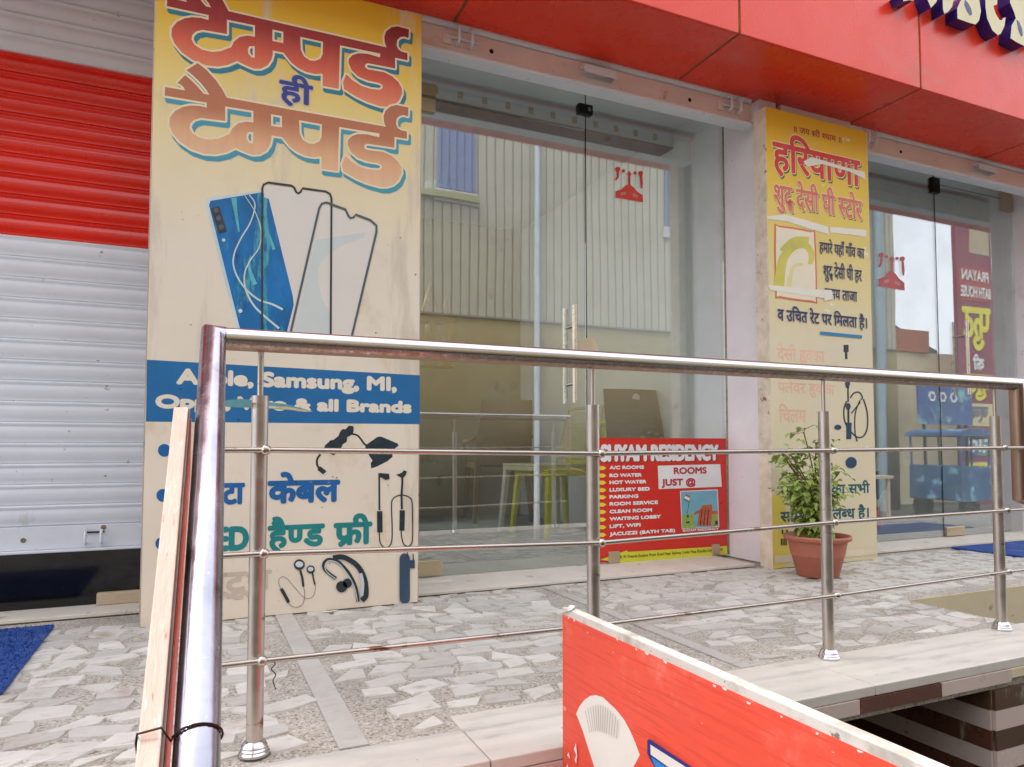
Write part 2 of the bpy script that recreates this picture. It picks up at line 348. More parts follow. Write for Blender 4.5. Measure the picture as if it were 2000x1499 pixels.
class Print:
    """flat artwork lying on a plane; O origin, U right, V up, N out; uv maps an image pixel to the plane"""
    def __init__(s, plane, val, parent, lift=.0002):
        s.parent = parent; s.plane = plane; s.val = val; s.lift = lift; s.k = 0
    def uv(s, p):
        q = onY(p[0], p[1], s.val) if s.plane == 'Y' else onX(p[0], p[1], s.val)
        return (q[0], q[2]) if s.plane == 'Y' else (-q[1], q[2])
    def xyz(s, u, v, h): return (u, s.val-h, v) if s.plane == 'Y' else (s.val-h, -u, v)
    def emit(s, name, m, V, T, r=0, n=8, shift=(0, 0), step=True):
        if step: s.k += 1
        h0 = s.lift*s.k; mb = MB()
        offs = [(0, 0)] if r == 0 else [(r*math.cos(2*PI*i/n), r*math.sin(2*PI*i/n)) for i in range(n)]+[(0, 0)]
        for i, (du, dv) in enumerate(offs):
            h = h0+i*1.2e-5
            mb.add([s.xyz(p[0]+du+shift[0], p[1]+dv+shift[1], h) for p in V], T)
        o = mb.build(name, m, s.parent); return o
    def poly(s, name, m, outer, holes=(), **kw):
        rings = [[s.uv(p) for p in outer]]+[[s.uv(p) for p in hh] for hh in holes]
        T = tessellate_polygon([[Vector((a, b, 0)) for a, b in rg] for rg in rings]); V = [p for rg in rings for p in rg]
        return s.emit(name, m, V, T, **kw)
    def polys(s, name, m, outers, **kw):
        for k, ou in enumerate(outers):
            rg = [s.uv(p) for p in ou]; t = tessellate_polygon([[Vector((a, b, 0)) for a, b in rg]])
            s.emit(name, m, rg, t, step=(k == 0), **kw)
    def strokes(s, name, m, items, smooth=True, **kw):
        for kk, (pts, wd) in enumerate(items):
            V = []; T = []
            if smooth: pts = smooth_path(pts)
            n = len(pts); L = []
            for i, p in enumerate(pts):
                a = pts[max(0, i-1)]; b = pts[min(n-1, i+1)]; d = Vector((b[0]-a[0], b[1]-a[1])); d = d.normalized() if d.length else Vector((1, 0))
                ww = wd if not isinstance(wd, (list, tuple)) else wd[0]+(wd[1]-wd[0])*i/(n-1)
                L.append((s.uv((p[0]-d.y*ww/2, p[1]+d.x*ww/2)), s.uv((p[0]+d.y*ww/2, p[1]-d.x*ww/2))))
            o = len(V)
            for a, b in L: V += [a, b]
            for i in range(n-1): T += [(o+2*i, o+2*i+1, o+2*i+3), (o+2*i, o+2*i+3, o+2*i+2)]
            s.emit(name, m, V, T, **kw)
    def text(s, name, m, tokens, bl, right, top, r=0, n=8, shift=(0, 0), outline=None, shadow=None):
        V, T, WD = compose(tokens, True)
        x0 = min(p[0] for p in V); x1 = max(p[0] for p in V); y1 = max(p[1] for p in V)
        u0, v0 = s.uv(bl); u1 = s.uv(right)[0]; v1 = s.uv(top)[1]
        u0 += r; u1 -= r; v0 += r; v1 -= r
        W = [(u0+(p[0]-x0)/(x1-x0)*(u1-u0), v0+p[1]/y1*(v1-v0)) for p in V]
        def each(nm, mm, **kw):
            for k, (a, b) in enumerate(WD):
                used = sorted({i for q in T[a:b] for i in q}); ix = {i: j for j, i in enumerate(used)}
                s.emit(nm, mm, [W[i] for i in used], [tuple(ix[i] for i in q) for q in T[a:b]], step=(k == 0), **kw)
        if shadow: each(name+'_shadow', shadow[0], r=r+shadow[3], n=10, shift=(shadow[1], shadow[2]))
        if outline: each(name+'_outline', outline[0], r=r+outline[1], n=12)
        each(name, m, r=r, n=n, shift=shift)
def circle(c, r, n=20, ry=None): return [(c[0]+r*math.cos(2*PI*i/n), c[1]+(ry or r)*math.sin(2*PI*i/n)) for i in range(n)]
def zc(ox, oy, k): return lambda *pts: [(ox+x/k, oy+y/k) for x, y in pts]

# ================================================================== THE SETTING
struct(box('street', (-60,-60,-1.0), (90,60,-.85), M['asphalt']))

plat = MB()
plat.box((-3.2,1.60,-.09), (3.0,3.60,-.005)); plat.box((-3.2,1.51,-.85), (.80,3.60,-.092))
plat.box((2.38,1.51,-.85), (3.0,3.60,-.092)); plat.box((.80,3.0,-.85), (2.38,3.6,-.092))
plat.box((3.002,2.27,-.09), (9.0,3.60,-.004)); plat.box((-3.2,1.51,-.09), (6,1.5995,-.032)); plat.box((3.0,1.6,-.09), (6,1.784,-.032))
platform = struct(plat.build('platform', M['terrazzo']), 'raised shopfront platform paved in crazy marble')
box('render_face', (3.002,2.262,-.85), (9.0,2.269,-.0045), M['cream_wall'], platform)
# border slabs along the front edge and the back
xs = [-3.2,-1.9,-.62,.62,1.84,2.73,4.2,6.0]
for i in range(len(xs)-1):
    box('edge_slab', (xs[i]+.0015,1.5,-.03), (xs[i+1]-.0015,1.69 if xs[i+1] < 1 else 1.785,0), M['marble'], platform, bevel=.003)
for i, (a, b) in enumerate(((-1.6,-.6),(-.6,.33),(3.9,5.2),(5.2,6.4))):
    pass
for a, b in ((.322,.39),(1.60,1.65),(-.75,-.71)):
    box('divider_strip', (a,1.70 if a < 1 else 1.79,-.004), (b,3.2,-.0005), M['chip'], platform)
# tiles on the platform's edge
tx = [(-3.2,-1.2,'tile_pale'),(-1.2,-.2,'tile_brown'),(-.2,.55,'tile_pale'),(.55,.69,'tile_brown'),(.69,1.395,'tile_pale'),(1.395,1.77,'tile_pale'),(1.77,2.125,'tile_brown'),(2.125,2.47,'tile_pale'),(2.47,2.82,'cream_wall'),(2.82,3.3,'tile_pale'),(3.3,3.9,'tile_brown')]
for a, b, m in tx:
    box('tile', (a+.001,1.496,-.072 if m != 'cream_wall' else -.06), (b-.001,1.508,-.0315), M[m], platform)
# striped tiles of the side wall under the platform and of the front face right of it
z = -.092; k = 0
while z > -.85:
    h = .064; m = 'tile_pale' if k % 2 else 'tile_dirty'
    for j in range(4): box('wall_tile', (2.372,1.508+j*.34,max(-.85,z-h)+.001), (2.38,1.508+j*.34+.338,z), M[m if k % 2 else ('tile_brown' if (j+k) % 3 else 'tile_dirty')], platform)
    for j in range(2): box('wall_tile', (2.385+j*.31,1.498,max(-.85,z-h)+.001), (2.385+j*.31+.308,1.51,z), M[m], platform)
    z -= h; k += 1
# stairs between the two boards
for i in range(4):
    box('stair_step', (.08,1.50-.27*(i+1),-.85), (.77,1.50-.27*i-.001,-.17*(i+1)), M['marble'], platform)

# crazy paving: irregular marble chips, each its own stone
chips = []
def chip_poly(cx, cy, w_, d_):
    a = R.uniform(-.35, .35); q = []
    for sx, sy in ((-1,-1),(1,-1),(1,1),(-1,1)):
        if R.random() < .10: continue
        q.append((sx*w_*R.uniform(.34,.50), sy*d_*R.uniform(.32,.50)))
        if R.random() < .22: q.append((sx*w_*.15 if sy*sx > 0 else sx*w_*.5, sy*d_*.5 if sy*sx > 0 else sy*d_*.1))
    if len(q) < 3: return None
    sk = R.uniform(-.35,.35)
    q = [(x+sk*y, y) for x, y in q]
    q = [(cx+x*math.cos(a)-y*math.sin(a), cy+x*math.sin(a)+y*math.cos(a)) for x, y in q]
    mx = sum(p[0] for p in q)/len(q); my = sum(p[1] for p in q)/len(q)
    return sorted(q, key=lambda p: math.atan2(p[1]-my, p[0]-mx))
y = 1.74; row = 0
while y < 3.20:
    d_ = R.uniform(.075,.110); x = -1.9+R.uniform(0,.1)
    while x < 6.2:
        w_ = R.uniform(.09,.165)
        if not (x > 3.0-w_/2 and y < 2.34) and not (x+w_ > .62 and y < 1.80):
            p = chip_poly(x+w_/2, y+d_/2+R.uniform(-.012,.012), w_*1.02, d_*1.02)
            if p and not any(abs(x+w_/2-s) < .09 for s in (.35,1.62,-.73)): chips.append(p)
        x += w_
    y += d_
def chip_mesh(mb, p):
    n = len(p); mx = sum(q[0] for q in p)/n; my = sum(q[1] for q in p)/n
    hz = R.uniform(-.0012,.0012); tx_, ty_ = R.uniform(-.01,.01), R.uniform(-.01,.01); top = [(mx+(q[0]-mx)*.965, my+(q[1]-my)*.965, .0005+hz+(q[0]-mx)*tx_+(q[1]-my)*ty_) for q in p]; bot = [(q[0], q[1], -.0055) for q in p]
    mb.add(top+bot, [tuple(range(n))]+[(n+i, n+(i+1)%n, (i+1)%n, i) for i in range(n)])
def seen(p):
    c = Vector((sum(q[0] for q in p)/len(p), sum(q[1] for q in p)/len(p), -EYE)); dz = c.dot(cf)
    px = CXP+FPX*c.dot(cr)/dz
    return dz > .3 and -40 < px < 2040, dz
vis = sorted([p for p in chips if seen(p)[0]], key=lambda p: seen(p)[1]); rest = vis[300:]+[p for p in chips if not seen(p)[0]]
for p in vis[:300]:
    mb = MB(); chip_mesh(mb, p); mb.build('marble_chip', M['chip'], platform)
mb = MB()
for p in rest: chip_mesh(mb, p)
o = mb.build('marble_chips', M['chip'], platform); o['kind'] = 'stuff'

# building shell
shell = MB()
shell.box((-3.2,3.34,3.02), (9,3.9,6.5)); shell.box((-3.2,3.62,-.9), (-.2,3.9,3.02)); shell.box((-.2,3.63,-.9), (.98,3.75,3.02))
building = struct(shell.build('building', M['wall']), 'shop building behind the red canopy')
room = MB()
room.box((.9,3.62,-.02),(3.2,6.9,-.002), 1); room.box((.86,3.76,0),(.9,6.9,.85),2); room.box((1.98,6.8,0),(3.2,6.9,3.02),2); room.box((.9,6.8,0),(1.98,6.9,1.9),2); room.box((-1.4,3.92,3.03),(.86,7.0,3.12),3)  # unseen slab outside added to block sun; left and back walls opened for light
room.box((3.14,3.62,0),(3.2,6.8,3.02),0); room.box((.9,3.35,3.0),(6.4,6.9,3.018),3)
room.box((3.3,3.62,-.02),(6.4,6.9,-.002), 1); room.box((6.3,3.62,0),(6.4,6.9,3.0),0); room.box((3.26,3.62,0),(3.3,6.8,3.0),0); room.box((3.3,6.8,0),(6.3,6.9,2.35),2)  # unseen back wall cut low to let daylight into the right shop
room.box((-.25,3.46,-.02),(-3.2,3.60,0.0), 1)
room.build('interior_shell', [M['wall'], M['int_floor'], M['wall_olive'], M['ceiling']], building)
beam = box('ceiling_beam', (.905,4.15,2.87), (3.135,4.3,2.999), M['ceiling'], building)
box('beam_trim', (.905,4.14,2.862), (3.135,4.30,2.8695), mat('maroon_trim', C(96,30,34), .5), building)
for i in range(12):
    xx = 1.15+i*.165
    box('tape_square', (xx,4.145,2.90), (xx+.035,4.149,2.945), mat('masking_tape', C(176,140,80), .7), building)
box('ceiling_beam', (3.305,4.15,2.87), (6.295,4.3,2.999), M['ceiling'], building)

# sills
box('door_sill', (.945,3.24,0), (3.0,3.66,.016), M['marble_warm'], building, bevel=.003)
box('door_sill', (3.9,3.30,0), (6.4,3.66,.016), M['marble_warm'], building, bevel=.003)
box('door_sill', (-3.2,3.40,0), (-.19,3.62,.016), M['marble_warm'], building, bevel=.003)

# ------------------------------------------------------------------ canopy
canopy = thing('canopy', 'glossy red panelled canopy running above all the shopfronts', 'canopy')
jx = [-2.99,-1.61,-.23,1.15,2.53,3.91,5.29,6.67,8.05]
for i in range(len(jx)-1):
    a, b = jx[i]+.0075, jx[i+1]-.0075
    MB().box((a,2.79,2.83), (b,3.335,2.842)).build('soffit_panel', M['red_panel'], canopy, bevel=.003)
    MB().box((a,2.776,2.83), (b,2.789,4.05)).build('fascia_panel', M['red_panel'], canopy, bevel=.003)
box('backing', (jx[0],2.795,2.846), (jx[-1],3.335,4.04), M['joint'], canopy)
for x in jx[1:-1]:
    MB().box((x-.007,2.785,2.834),(x+.007,3.33,2.8455)).build('joint_strip', M['joint'], canopy)
    MB().box((x-.007,2.782,2.846),(x+.007,2.7945,4.04)).build('joint_strip', M['joint'], canopy)

# raised letters on the fascia (only their feet reach into the picture)
zz = zc(1700, 0, 6.667)
letters = [
 zz((395,-80),(420,-20),(430,20),(500,5),(560,10),(560,-60),(520,-90)),
 zz((720,-90),(735,-20),(790,105),(850,40),(880,-20),(880,-90)),
 zz((940,-90),(945,120),(962,182),(1010,160),(1065,90),(1085,-10),(1085,-90)),
 zz((1230,-60),(1170,20),(1130,110),(1135,245),(1290,300),(1370,322),(1415,270),(1440,150),(1420,20),(1400,-90)),
 zz((1495,-90),(1500,100),(1520,240),(1590,400),(1660,462),(1700,440),(1745,340),(1762,232),(1730,235),(1710,268),(1680,262),(1630,180),(1600,80),(1650,60),(1655,-60)),
 zz((1810,-90),(1820,40),(1870,160),(1895,240),(1840,330),(1825,500),(1900,550),(2000,600),(2100,560),(2120,300),(2060,100),(2020,-90)),
 zz((2150,-80),(2160,300),(2230,560),(2330,520),(2360,200),(2340,-90)),
 zz((2420,-80),(2430,640),(2520,670),(2530,-90)),
]
lt = thing('fascia_lettering', 'raised cream letters with navy blue sides on the red fascia', 'lettering')
ml = mat('letter_cream', C(226,214,172), .45, var=.03); mn = mat('letter_navy', C(38,30,110), .35, var=.1)
for p in letters:
    q = [onY(a, b, 2.70) for a, b in p]; q = [(c[0], c[2]) for c in q]
    MB().prism(q, 2.70, 2.775, 0, 1).build('raised_letter', [ml, mn], lt)
for p in (zz((1235,0),(1225,60),(1260,150),(1300,205),(1325,190),(1310,110),(1270,40)), zz((1905,260),(1930,400),(1965,480),(1985,460),(1975,380),(1940,290))):
    q = [onY(a, b, 2.699) for a, b in p]; MB().prism([(c[0], c[2]) for c in q], 2.6985, 2.70, 0).build('letter_counter', mn, lt)

# ------------------------------------------------------------------ rolled shutter bars over the shopfronts
def rolled(x0, x1, label, hooks):
    t = thing('rolled_shutter', label, 'rolling shutter', 'rolled up shutters over the glass fronts')
    MB().box((x0,3.30,2.665), (x1,3.315,2.80)).build('bottom_bar', M['pink_white'], t, bevel=.003)
    MB().box((x0,3.255,2.645), (x1,3.345,2.664)).build('angle_lip', M['white_paint'], t, bevel=.003)
    MB().tube([(x0,3.31,2.825),(x1,3.31,2.825)], .022, 12).build('rolled_slat', M['white_paint'], t, True)
    for hx, kind in hooks:
        if kind == 'latch':
            for d in (0,.07):
                pts = [(hx+d,3.298,2.715),(hx+d,3.262,2.725),(hx+d,3.255,2.765),(hx+d,3.262,2.80),(hx+d,3.298,2.805)]
                MB().tube(smooth3(pts), .008, 8).build('latch_loop', M['white_paint'], t, True)
            MB().tube([(hx-.06,3.285,2.75),(hx+.11,3.285,2.75)], .007, 8).build('bolt_bar', M['white_paint'], t, True)
            box('latch_plate', (hx-.075,3.29,2.715), (hx-.03,3.2995,2.78), M['pink_white'], t, bevel=.002)
        elif kind == 'handle':
            mb = MB(); mb.box((hx-.10,3.25,2.755),(hx+.10,3.298,2.765)); mb.box((hx-.10,3.245,2.72),(hx+.10,3.2495,2.765)); mb.box((hx+.10,3.25,2.72),(hx+.106,3.298,2.765))
            mb.build('pull_handle', M['white_paint'], t, bevel=.002)
        else:
            MB().lathe((hx,3.2985,2.735), [(.0001,0),(.012,0),(.012,.0012),(.0001,.0012)], 12, 0, 'y').build('slot_hole', M['black_metal'], t)
    return t
def smooth3(pts, k=5):
    out = []
    for i in range(len(pts)-1):
        g = lambda j: pts[max(0, min(len(pts)-1, j))]
        p0, p1, p2, p3 = g(i-1), g(i), g(i+1), g(i+2)
        for q in range(k):
            t = q/k; out.append(tuple(.5*((2*p1[a])+(-p0[a]+p2[a])*t+(2*p0[a]-5*p1[a]+4*p2[a]-p3[a])*t*t+(-p0[a]+3*p1[a]-3*p2[a]+p3[a])*t**3) for a in range(3)))
    out.append(pts[-1]); return out
rolled(.90, 3.085, 'rolled up pinkish white shutter above the wide glass door between the two signboards', [(1.17,'latch'),(1.36,'slot'),(1.98,'handle'),(2.62,'slot'),(2.90,'latch')])
rolled(3.905, 6.5, 'rolled up pinkish white shutter above the glass front at the right edge', [(4.06,'latch'),(4.42,'slot'),(5.28,'handle'),(6.0,'slot')])
# gap fill behind bars
box('lintel_box', (-3.2,3.345,2.86), (9,3.60,2.999), M['ceiling'], building)

# ------------------------------------------------------------------ pillars
pil = thing('pillar', 'pinkish white painted pillar between the glass door and the narrow yellow signboard', 'pillar', 'painted pillars between the shops')
MB().box((3.125,3.27,0), (3.26,3.70,2.86)).build('shaft', M['pillar'], pil, bevel=.006)
MB().box((3.10,3.235,0), (3.122,3.29,2.66)).build('shutter_guide', M['rust'], pil)
MB().box((3.12,3.592,.016), (3.1248,3.604,2.99)).build('frame_strip', mat('grimy_sealant', C(150,146,124), .8, var=.3, scale=30), pil)
pil2 = thing('pillar', 'pale pillar at the right edge beside the second glass front', 'pillar', 'painted pillars between the shops')
MB().box((6.165,3.42,0), (6.5,3.70,2.86)).build('shaft', M['pillar'], pil2, bevel=.006)
pil3 = MB().box((3.30,3.27,0), (3.90,3.58,2.86)).build('pier', M['pillar'], building)

# ------------------------------------------------------------------ rolling shutter on the left
sh = thing('rolling_shutter', 'closed white rolling shutter with a wide red band left of the big signboard', 'rolling shutter')
SP = .0885
def slat(z0, m):
    prof = [(0,0),(-.004,.004),(-.003,.010),(-.007,.020),(-.0098,.034),(-.0104,.046),(-.0088,.058),(-.005,.067),(-.005,.071),(-.009,.076),(-.009,.082),(-.003,.086),(0,.0885)]
    k = SP/.0885; vs = []; fs = []
    for x in (-2.4,-.178):
        for dy, dz in prof: vs.append((x, 3.60+dy, z0+dz*k))
    n = len(prof)
    for i in range(n-1): fs.append((i, n+i, n+i+1, i+1))
    o = MB().add(vs, fs).build('slat', m, sh, True); return o
z = .362; i = 0
while z < 3.0:
    red = 1.60 < z+.02 < 2.40
    slat(z, M['red_paint'] if red else M['white_paint']); z += SP; i += 1
mb = MB(); mb.box((-2.4,3.59,.262),(-.178,3.602,.361)); mb.box((-2.4,3.565,.25),(-.178,3.6,.2615)); mb.build('bottom_bar', M['white_paint'], sh, bevel=.003)
for hx in (-.42,-.36): 
    MB().tube(smooth3([(hx,3.588,.335),(hx,3.56,.33),(hx,3.555,.30),(hx,3.56,.282),(hx,3.588,.28)]), .006, 8).build('latch_loop', M['white_paint'], sh, True)
MB().box((-.43,3.583,.325),(-.35,3.589,.331)).build('latch_slot', M['black_metal'], sh)
for hx, hz in ((-.648,.305),(-.355,.346)): MB().lathe((hx,3.5888,hz), [(.0001,0),(.011,0),(.009,.001),(.0001,.001)], 7, 0, 'y').build('hole', mat('rust_hole', C(130,115,85), .9, var=.5, scale=120), sh)
gr = box('granite_plinth', (-2.4,3.585,.016), (-.178,3.62,.249), M['granite']); tag(gr, 'glossy black stone strip showing under the closed shutter', 'plinth')
wd = MB().box((-.37,3.548,.017), (-.178,3.582,.068)).build('wood_block', M['wood'], None, bevel=.003); tag(wd, 'pale wooden block wedged beside the big signboard under the shutter', 'wood block')

# ------------------------------------------------------------------ big signboard
S1Y = 3.13
s1 = thing('signboard', 'tall yellow and cream phone accessory signboard with big Hindi title beside the shutter', 'signboard')
crm = mat('sign_cream', None, .5, var=.035, scale=3, ramp=[(0, C(230,215,196)), (1.5, C(229,217,200)), (1.9, C(230,213,172)), (2.2, C(232,206,128)), (2.42, C(234,192,62)), (2.55, C(234,184,40)), (2.75, C(228,172,30))],
          dirt=[(C(206,186,150), .56, .2, 2.2), (C(210,196,178), .55, .12, 5, (1,1,.15)), (C(150,125,100), .72, .02, 22), (C(120,100,85), .75, .01, 60)])
MB().box((-.176,S1Y,.0), (.934,S1Y+.05,2.722)).build('panel', crm, s1, bevel=.0015)
fr = mat('aluminium_trim', C(190,180,165), .5, .3, dirt=(C(110,90,60), .62, .1, 20))
MB().box((-.181,S1Y+.004,.0), (-.1765,S1Y+.054,2.724)).build('edge_trim', fr, s1)
MB().box((.9345,S1Y+.004,.0), (.939,S1Y+.054,2.724)).build('edge_trim', fr, s1)
P1 = Print('Y', S1Y, s1)
A = zc(310,110,6.815); B = zc(540,180,6.814)
outer = (A((85,412),(350,458),(330,415),(295,382),(250,360),(350,255),(430,320),(520,410),(600,505),(672,516),(640,460),(560,360),(460,262),(370,190),(520,95),(640,190),(760,320),(850,450),(907,556))
 + B((202,238),(830,350),(1455,465),(1430,400),(1425,320),(1450,250),(1520,192),(1600,175),(1755,208),(1750,328),(1690,310),(1635,322),(1598,360),(1590,430),(1615,485),(1660,513),(1735,528),(1735,628),(1570,600),(1570,745),(1210,692),(1170,706),(1168,745),(1205,772),(1420,800),(1530,850),(1620,930),(1662,1010),(1665,1080),(1620,1180),(1550,1240),(1470,1265),(1380,1265),(1200,1215),(1050,1150),(885,1055),(872,960),(915,852),(1000,930),(1120,1000),(1250,1035),(1370,1042),(1405,1010),(1395,970),(1350,950),(1200,925),(1080,880),(990,800),(945,700),(950,645),(1000,590),(1080,562),(1200,565),(1368,605),(1370,555),(833,468),(815,1055),(600,1025),(600,860),(500,870),(380,850),(270,800),(180,730),(78,605))
 + A((1500,1058),(1500,1110),(1480,1185),(1430,1260),(1340,1310),(1250,1315),(1150,1280),(1020,1222),(900,1280),(760,1310),(600,1300),(430,1240),(280,1140),(180,1020),(140,920),(148,820),(220,730),(320,680),(420,660),(540,665),(638,688),(640,622),(80,528)))
holes = [A((885,672),(1260,732),(1260,885),(1160,873),(1060,895),(980,960),(945,1038),(800,1100),(680,1115),(550,1090),(450,1030),(410,960),(420,900),(470,850),(560,825),(885,865)),
 A((1185,1015),(1258,1012),(1258,1165),(1215,1165),(1172,1115),(1165,1060)), A((1495,775),(1640,800),(1640,952),(1495,930)),
 B((300,378),(605,432),(600,600),(570,660),(500,693),(430,690),(350,640),(308,550))]
blue_sh = mat('title_blue', C(70,150,172), .5, var=.05); cream_ol = mat('title_cream', C(234,216,180), .5, var=.03)
blue_sh2 = mat('title_teal', C(36,120,140), .5, var=.05)
t_w2 = mat('title_brown_fade', None, .5, var=.04, ramp=[(1.86, C(230,190,156)), (1.98, C(224,172,130)), (2.10, C(186,116,80)), (2.28, C(180,104,74))], stretch=(8,1,1))
t_w1 = mat('title_red_fade', None, .5, var=.04, ramp=[(2.25, C(232,138,100)), (2.37, C(214,90,62)), (2.48, C(160,36,32)), (2.60, C(140,26,26))], stretch=(8,1,1))
ring2 = [[P1.uv(p) for p in outer]]+[[P1.uv(p) for p in h] for h in holes]
TT = tessellate_polygon([[Vector((a, b, 0)) for a, b in rg] for rg in ring2]); VV = [p for rg in ring2 for p in rg]
clip = lambda V, dz: [(a, min(b+dz, 2.718)) for a, b in V]
for dz, mt, bl in ((.372, t_w1, blue_sh2), (0, t_w2, blue_sh)):
    W = clip(VV, dz)
    P1.emit('title_shadow', bl, W, TT, r=.009, n=14, shift=(.011,-.019))
    P1.emit('title_outline', cream_ol, W, TT, r=.0085, n=14)
    P1.emit('title_word', mt, W, TT)
navy1 = mat('word_navy', C(38,58,130), .5, var=.05); lil = mat('word_lilac', C(190,170,190), .5)
P1.text('small_word', navy1, 'ही', (545,196), (611,200), (580,147), r=.0042, outline=(lil, .004))
P1.k = 0
# phones
Q = zc(270,340,3.509)
blu = mat('phone_blue', C(20,108,170), .35, var=.30, scale=5, stretch=(3,1,1), dirt=[(C(84,170,180), .54, .14, 5, (5,1,1)), (C(16,74,140), .56, .16, 4, (4,1,1.5))])
dark = mat('print_charcoal', C(52,56,60), .5, var=.1); rim = mat('phone_rim', C(200,212,214), .5); gl_p = mat('print_pale_grey', C(222,214,206), .5, var=.02); gl_b = mat('print_pale_blue', C(203,209,206), .5, var=.02)
P1.poly('phone_rim', rim, Q((458,200),(468,175),(500,160),(840,116),(885,124),(912,160),(1075,830),(1080,900),(1040,1130),(690,1130)))
P1.poly('phone_back', blu, Q((485,215),(495,185),(840,128),(872,135),(895,170),(1060,840),(1065,900),(1020,1120),(712,1120)))
P1.poly('screen_glass', gl_p, Q((862,1120),(862,100),(880,78),(1060,95),(1085,130),(1110,130),(1120,108),(1285,128),(1312,155),(1306,1120)))
P1.poly('phone_back', blu, Q((862,160),(895,172),(1060,840),(1065,900),(1010,1120),(862,1120)))
P1.poly('screen_glass', gl_p, Q((1050,1120),(1260,230),(1285,215),(1430,265),(1450,305),(1475,300),(1590,330),(1622,370),(1605,480),(1470,1120)))
P1.poly('screen_tint', gl_b, Q((1215,455),(1560,400),(1540,440),(1400,490),(1290,560),(1235,640),(1230,740),(1260,860),(1330,980),(1300,1120),(1060,1120)))
wh = mat('print_swirl', C(196,216,214), .5)
P1.strokes('phone_sheen', mat('sheen_cyan', C(90,176,186), .4, var=.2, scale=14), [(Q((655,165),(668,260),(690,400)), (11,3)), (Q((770,560),(760,640),(800,760)), (2,9)), (Q((900,420),(930,520)), (2,7))])
P1.strokes('swirl', wh, [(Q((760,145),(800,210),(770,330),(700,450),(655,560),(660,660),(720,770),(820,860),(920,895),(990,930)), (2,4.2)), (Q((730,150),(800,260),(840,380),(830,500),(770,590),(730,680),(735,790),(790,900),(870,980),(965,1060)), (1.2,4.5))])
P1.strokes('phone_outline', dark, [(Q((848,1125),(850,100),(858,75),(890,60),(1050,82),(1068,95),(1082,125),(1098,135),(1115,122),(1125,100),(1285,122),(1315,140),(1324,170),(1318,1125)), 4)], smooth=False)
P1.strokes('phone_outline', mat('print_slate', C(74,92,104), .5), [(Q((1035,1125),(1240,235),(1258,205),(1290,197),(1420,245),(1440,290),(1455,305),(1478,298),(1490,280),(1590,318),(1632,355),(1632,400),(1460,1125)), 4.2)], smooth=False)
P1.strokes('camera_bump', dark, [(Q((525,230),(580,400)), 16)], smooth=False)
P1.polys('camera_lens', mat('lens_grey', C(90,90,100), .4), [circle(c, 5) for c in Q((533,250),(550,305),(568,365))])
P1.polys('flash', wh, [circle(Q((585,455))[0], 3.4), circle(Q((700,940))[0], 4)])
P1.k = 0
# brand band
band = mat('band_blue', C(28,104,160), .45, var=.08, scale=5, dirt=(C(150,170,185), .72, .03, 30))
P1.poly('brand_band', band, [(287,703),(820,733.5),(820,829),(285,824)])
bw = mat('print_cream', C(228,218,200), .5, var=.03)
P1.text('band_lettering', bw, 'Apple, Samsung, MI,', (344,751), (775,762), (258+86,719), r=.0052)
P1.text('band_lettering', bw, 'Oppo, Vivo & all Brands', (303,798), (804,809), (303,770), r=.0052)
P1.poly('tear_backing', mat('tear_teal', C(96,150,158), .6, var=.2, scale=20), [(438,783),(470,779),(500,783),(560,790),(612,804),(560,801),(500,797),(450,796),(438,794)])
P1.poly('tear_edge', mat('tear_cream', C(205,185,150), .7, var=.2, scale=20), [(520,793),(560,795),(590,800),(612,804),(596,805),(560,800),(520,797)])
dot = mat('bullet_blue', C(18,96,160), .5, dirt=(C(120,130,140), .64, .05, 30))
P1.polys('bullet', dot, [circle((321,880),12.5), circle((318,968),12.5), circle((316,1062),12.5), circle((313,1150),12)])
P1.text('line_lettering', dot, 'डाटा', (388,988), (478,992), (440,944), r=.0052)
P1.text('line_lettering', dot, 'केबल', (522,985), (664,984), (548,922), r=.0062)
P1.k = 3
teal = mat('print_teal', C(22,128,130), .5, dirt=(C(200,200,180), .70, .03, 26))
P1.text('line_lettering', teal, 'LED', (392,1080), (486,1076), (440,1029), r=.0065)
P1.text('line_lettering', teal, ['है', ('half','ण',.70), 'ड'], (522,1073), (634,1071), (545,1009), r=.0056)
P1.text('line_lettering', teal, ['फ', ('line',-.45,.12,-.62,-.02,.08), 'री'][:2]+['ी'], (651,1067), (727,1065), (700,1003), r=.0062)
P1.text('faded_lettering', mat('print_faded', C(198,182,164), .6, var=.08), [('half','ब',.70), 'लूटूथ'], (352,1165), (530,1163), (430,1119), r=.004)
P1.k = 0
# gadgets
G = zc(600,820,5.764)
inkd = mat('print_ink', C(34,50,58), .45, var=.3, scale=40)
P1.poly('charger_print', inkd, G((190,330),(200,290),(260,235),(300,225),(350,185),(375,130),(400,105),(430,110),(470,68),(520,75),(525,110),(515,165),(450,200),(445,250),(400,280),(380,330),(300,402),(240,380)))
P1.poly('charger_print', inkd, G((655,290),(690,265),(790,195),(830,190),(1020,270),(1028,295),(960,345),(960,420),(900,470),(860,490),(780,530),(720,550),(715,490),(735,460),(700,410),(655,330)))
P1.strokes('cable_print', inkd, [(G((500,160),(560,175),(600,215),(640,270),(670,295)), 3.6), (G((150,390),(115,440),(110,500),(135,550)), 4), (G((130,545),(200,600)), 9)])
P1.polys('plug_tip', rim, [G((180,615),(210,590),(235,605),(205,635))])
P1.strokes('earphone_print', inkd, [(G((810,620),(812,1020)), 3.4), (G((815,1030),(818,1270)), 10.5), (G((812,1270),(820,1380),(860,1435),(910,1435),(950,1370),(955,1200),(948,980),(960,900),(1010,860),(1080,850),(1150,875),(1180,930),(1185,1080),(1185,1330),(1165,1410),(1120,1425),(1080,1390),(1060,1300),(1060,1230)), 2.2),
   (G((1065,620),(1070,700),(1062,850),(1065,1010)), 4), (G((1070,1020),(1065,1250)), 10)])
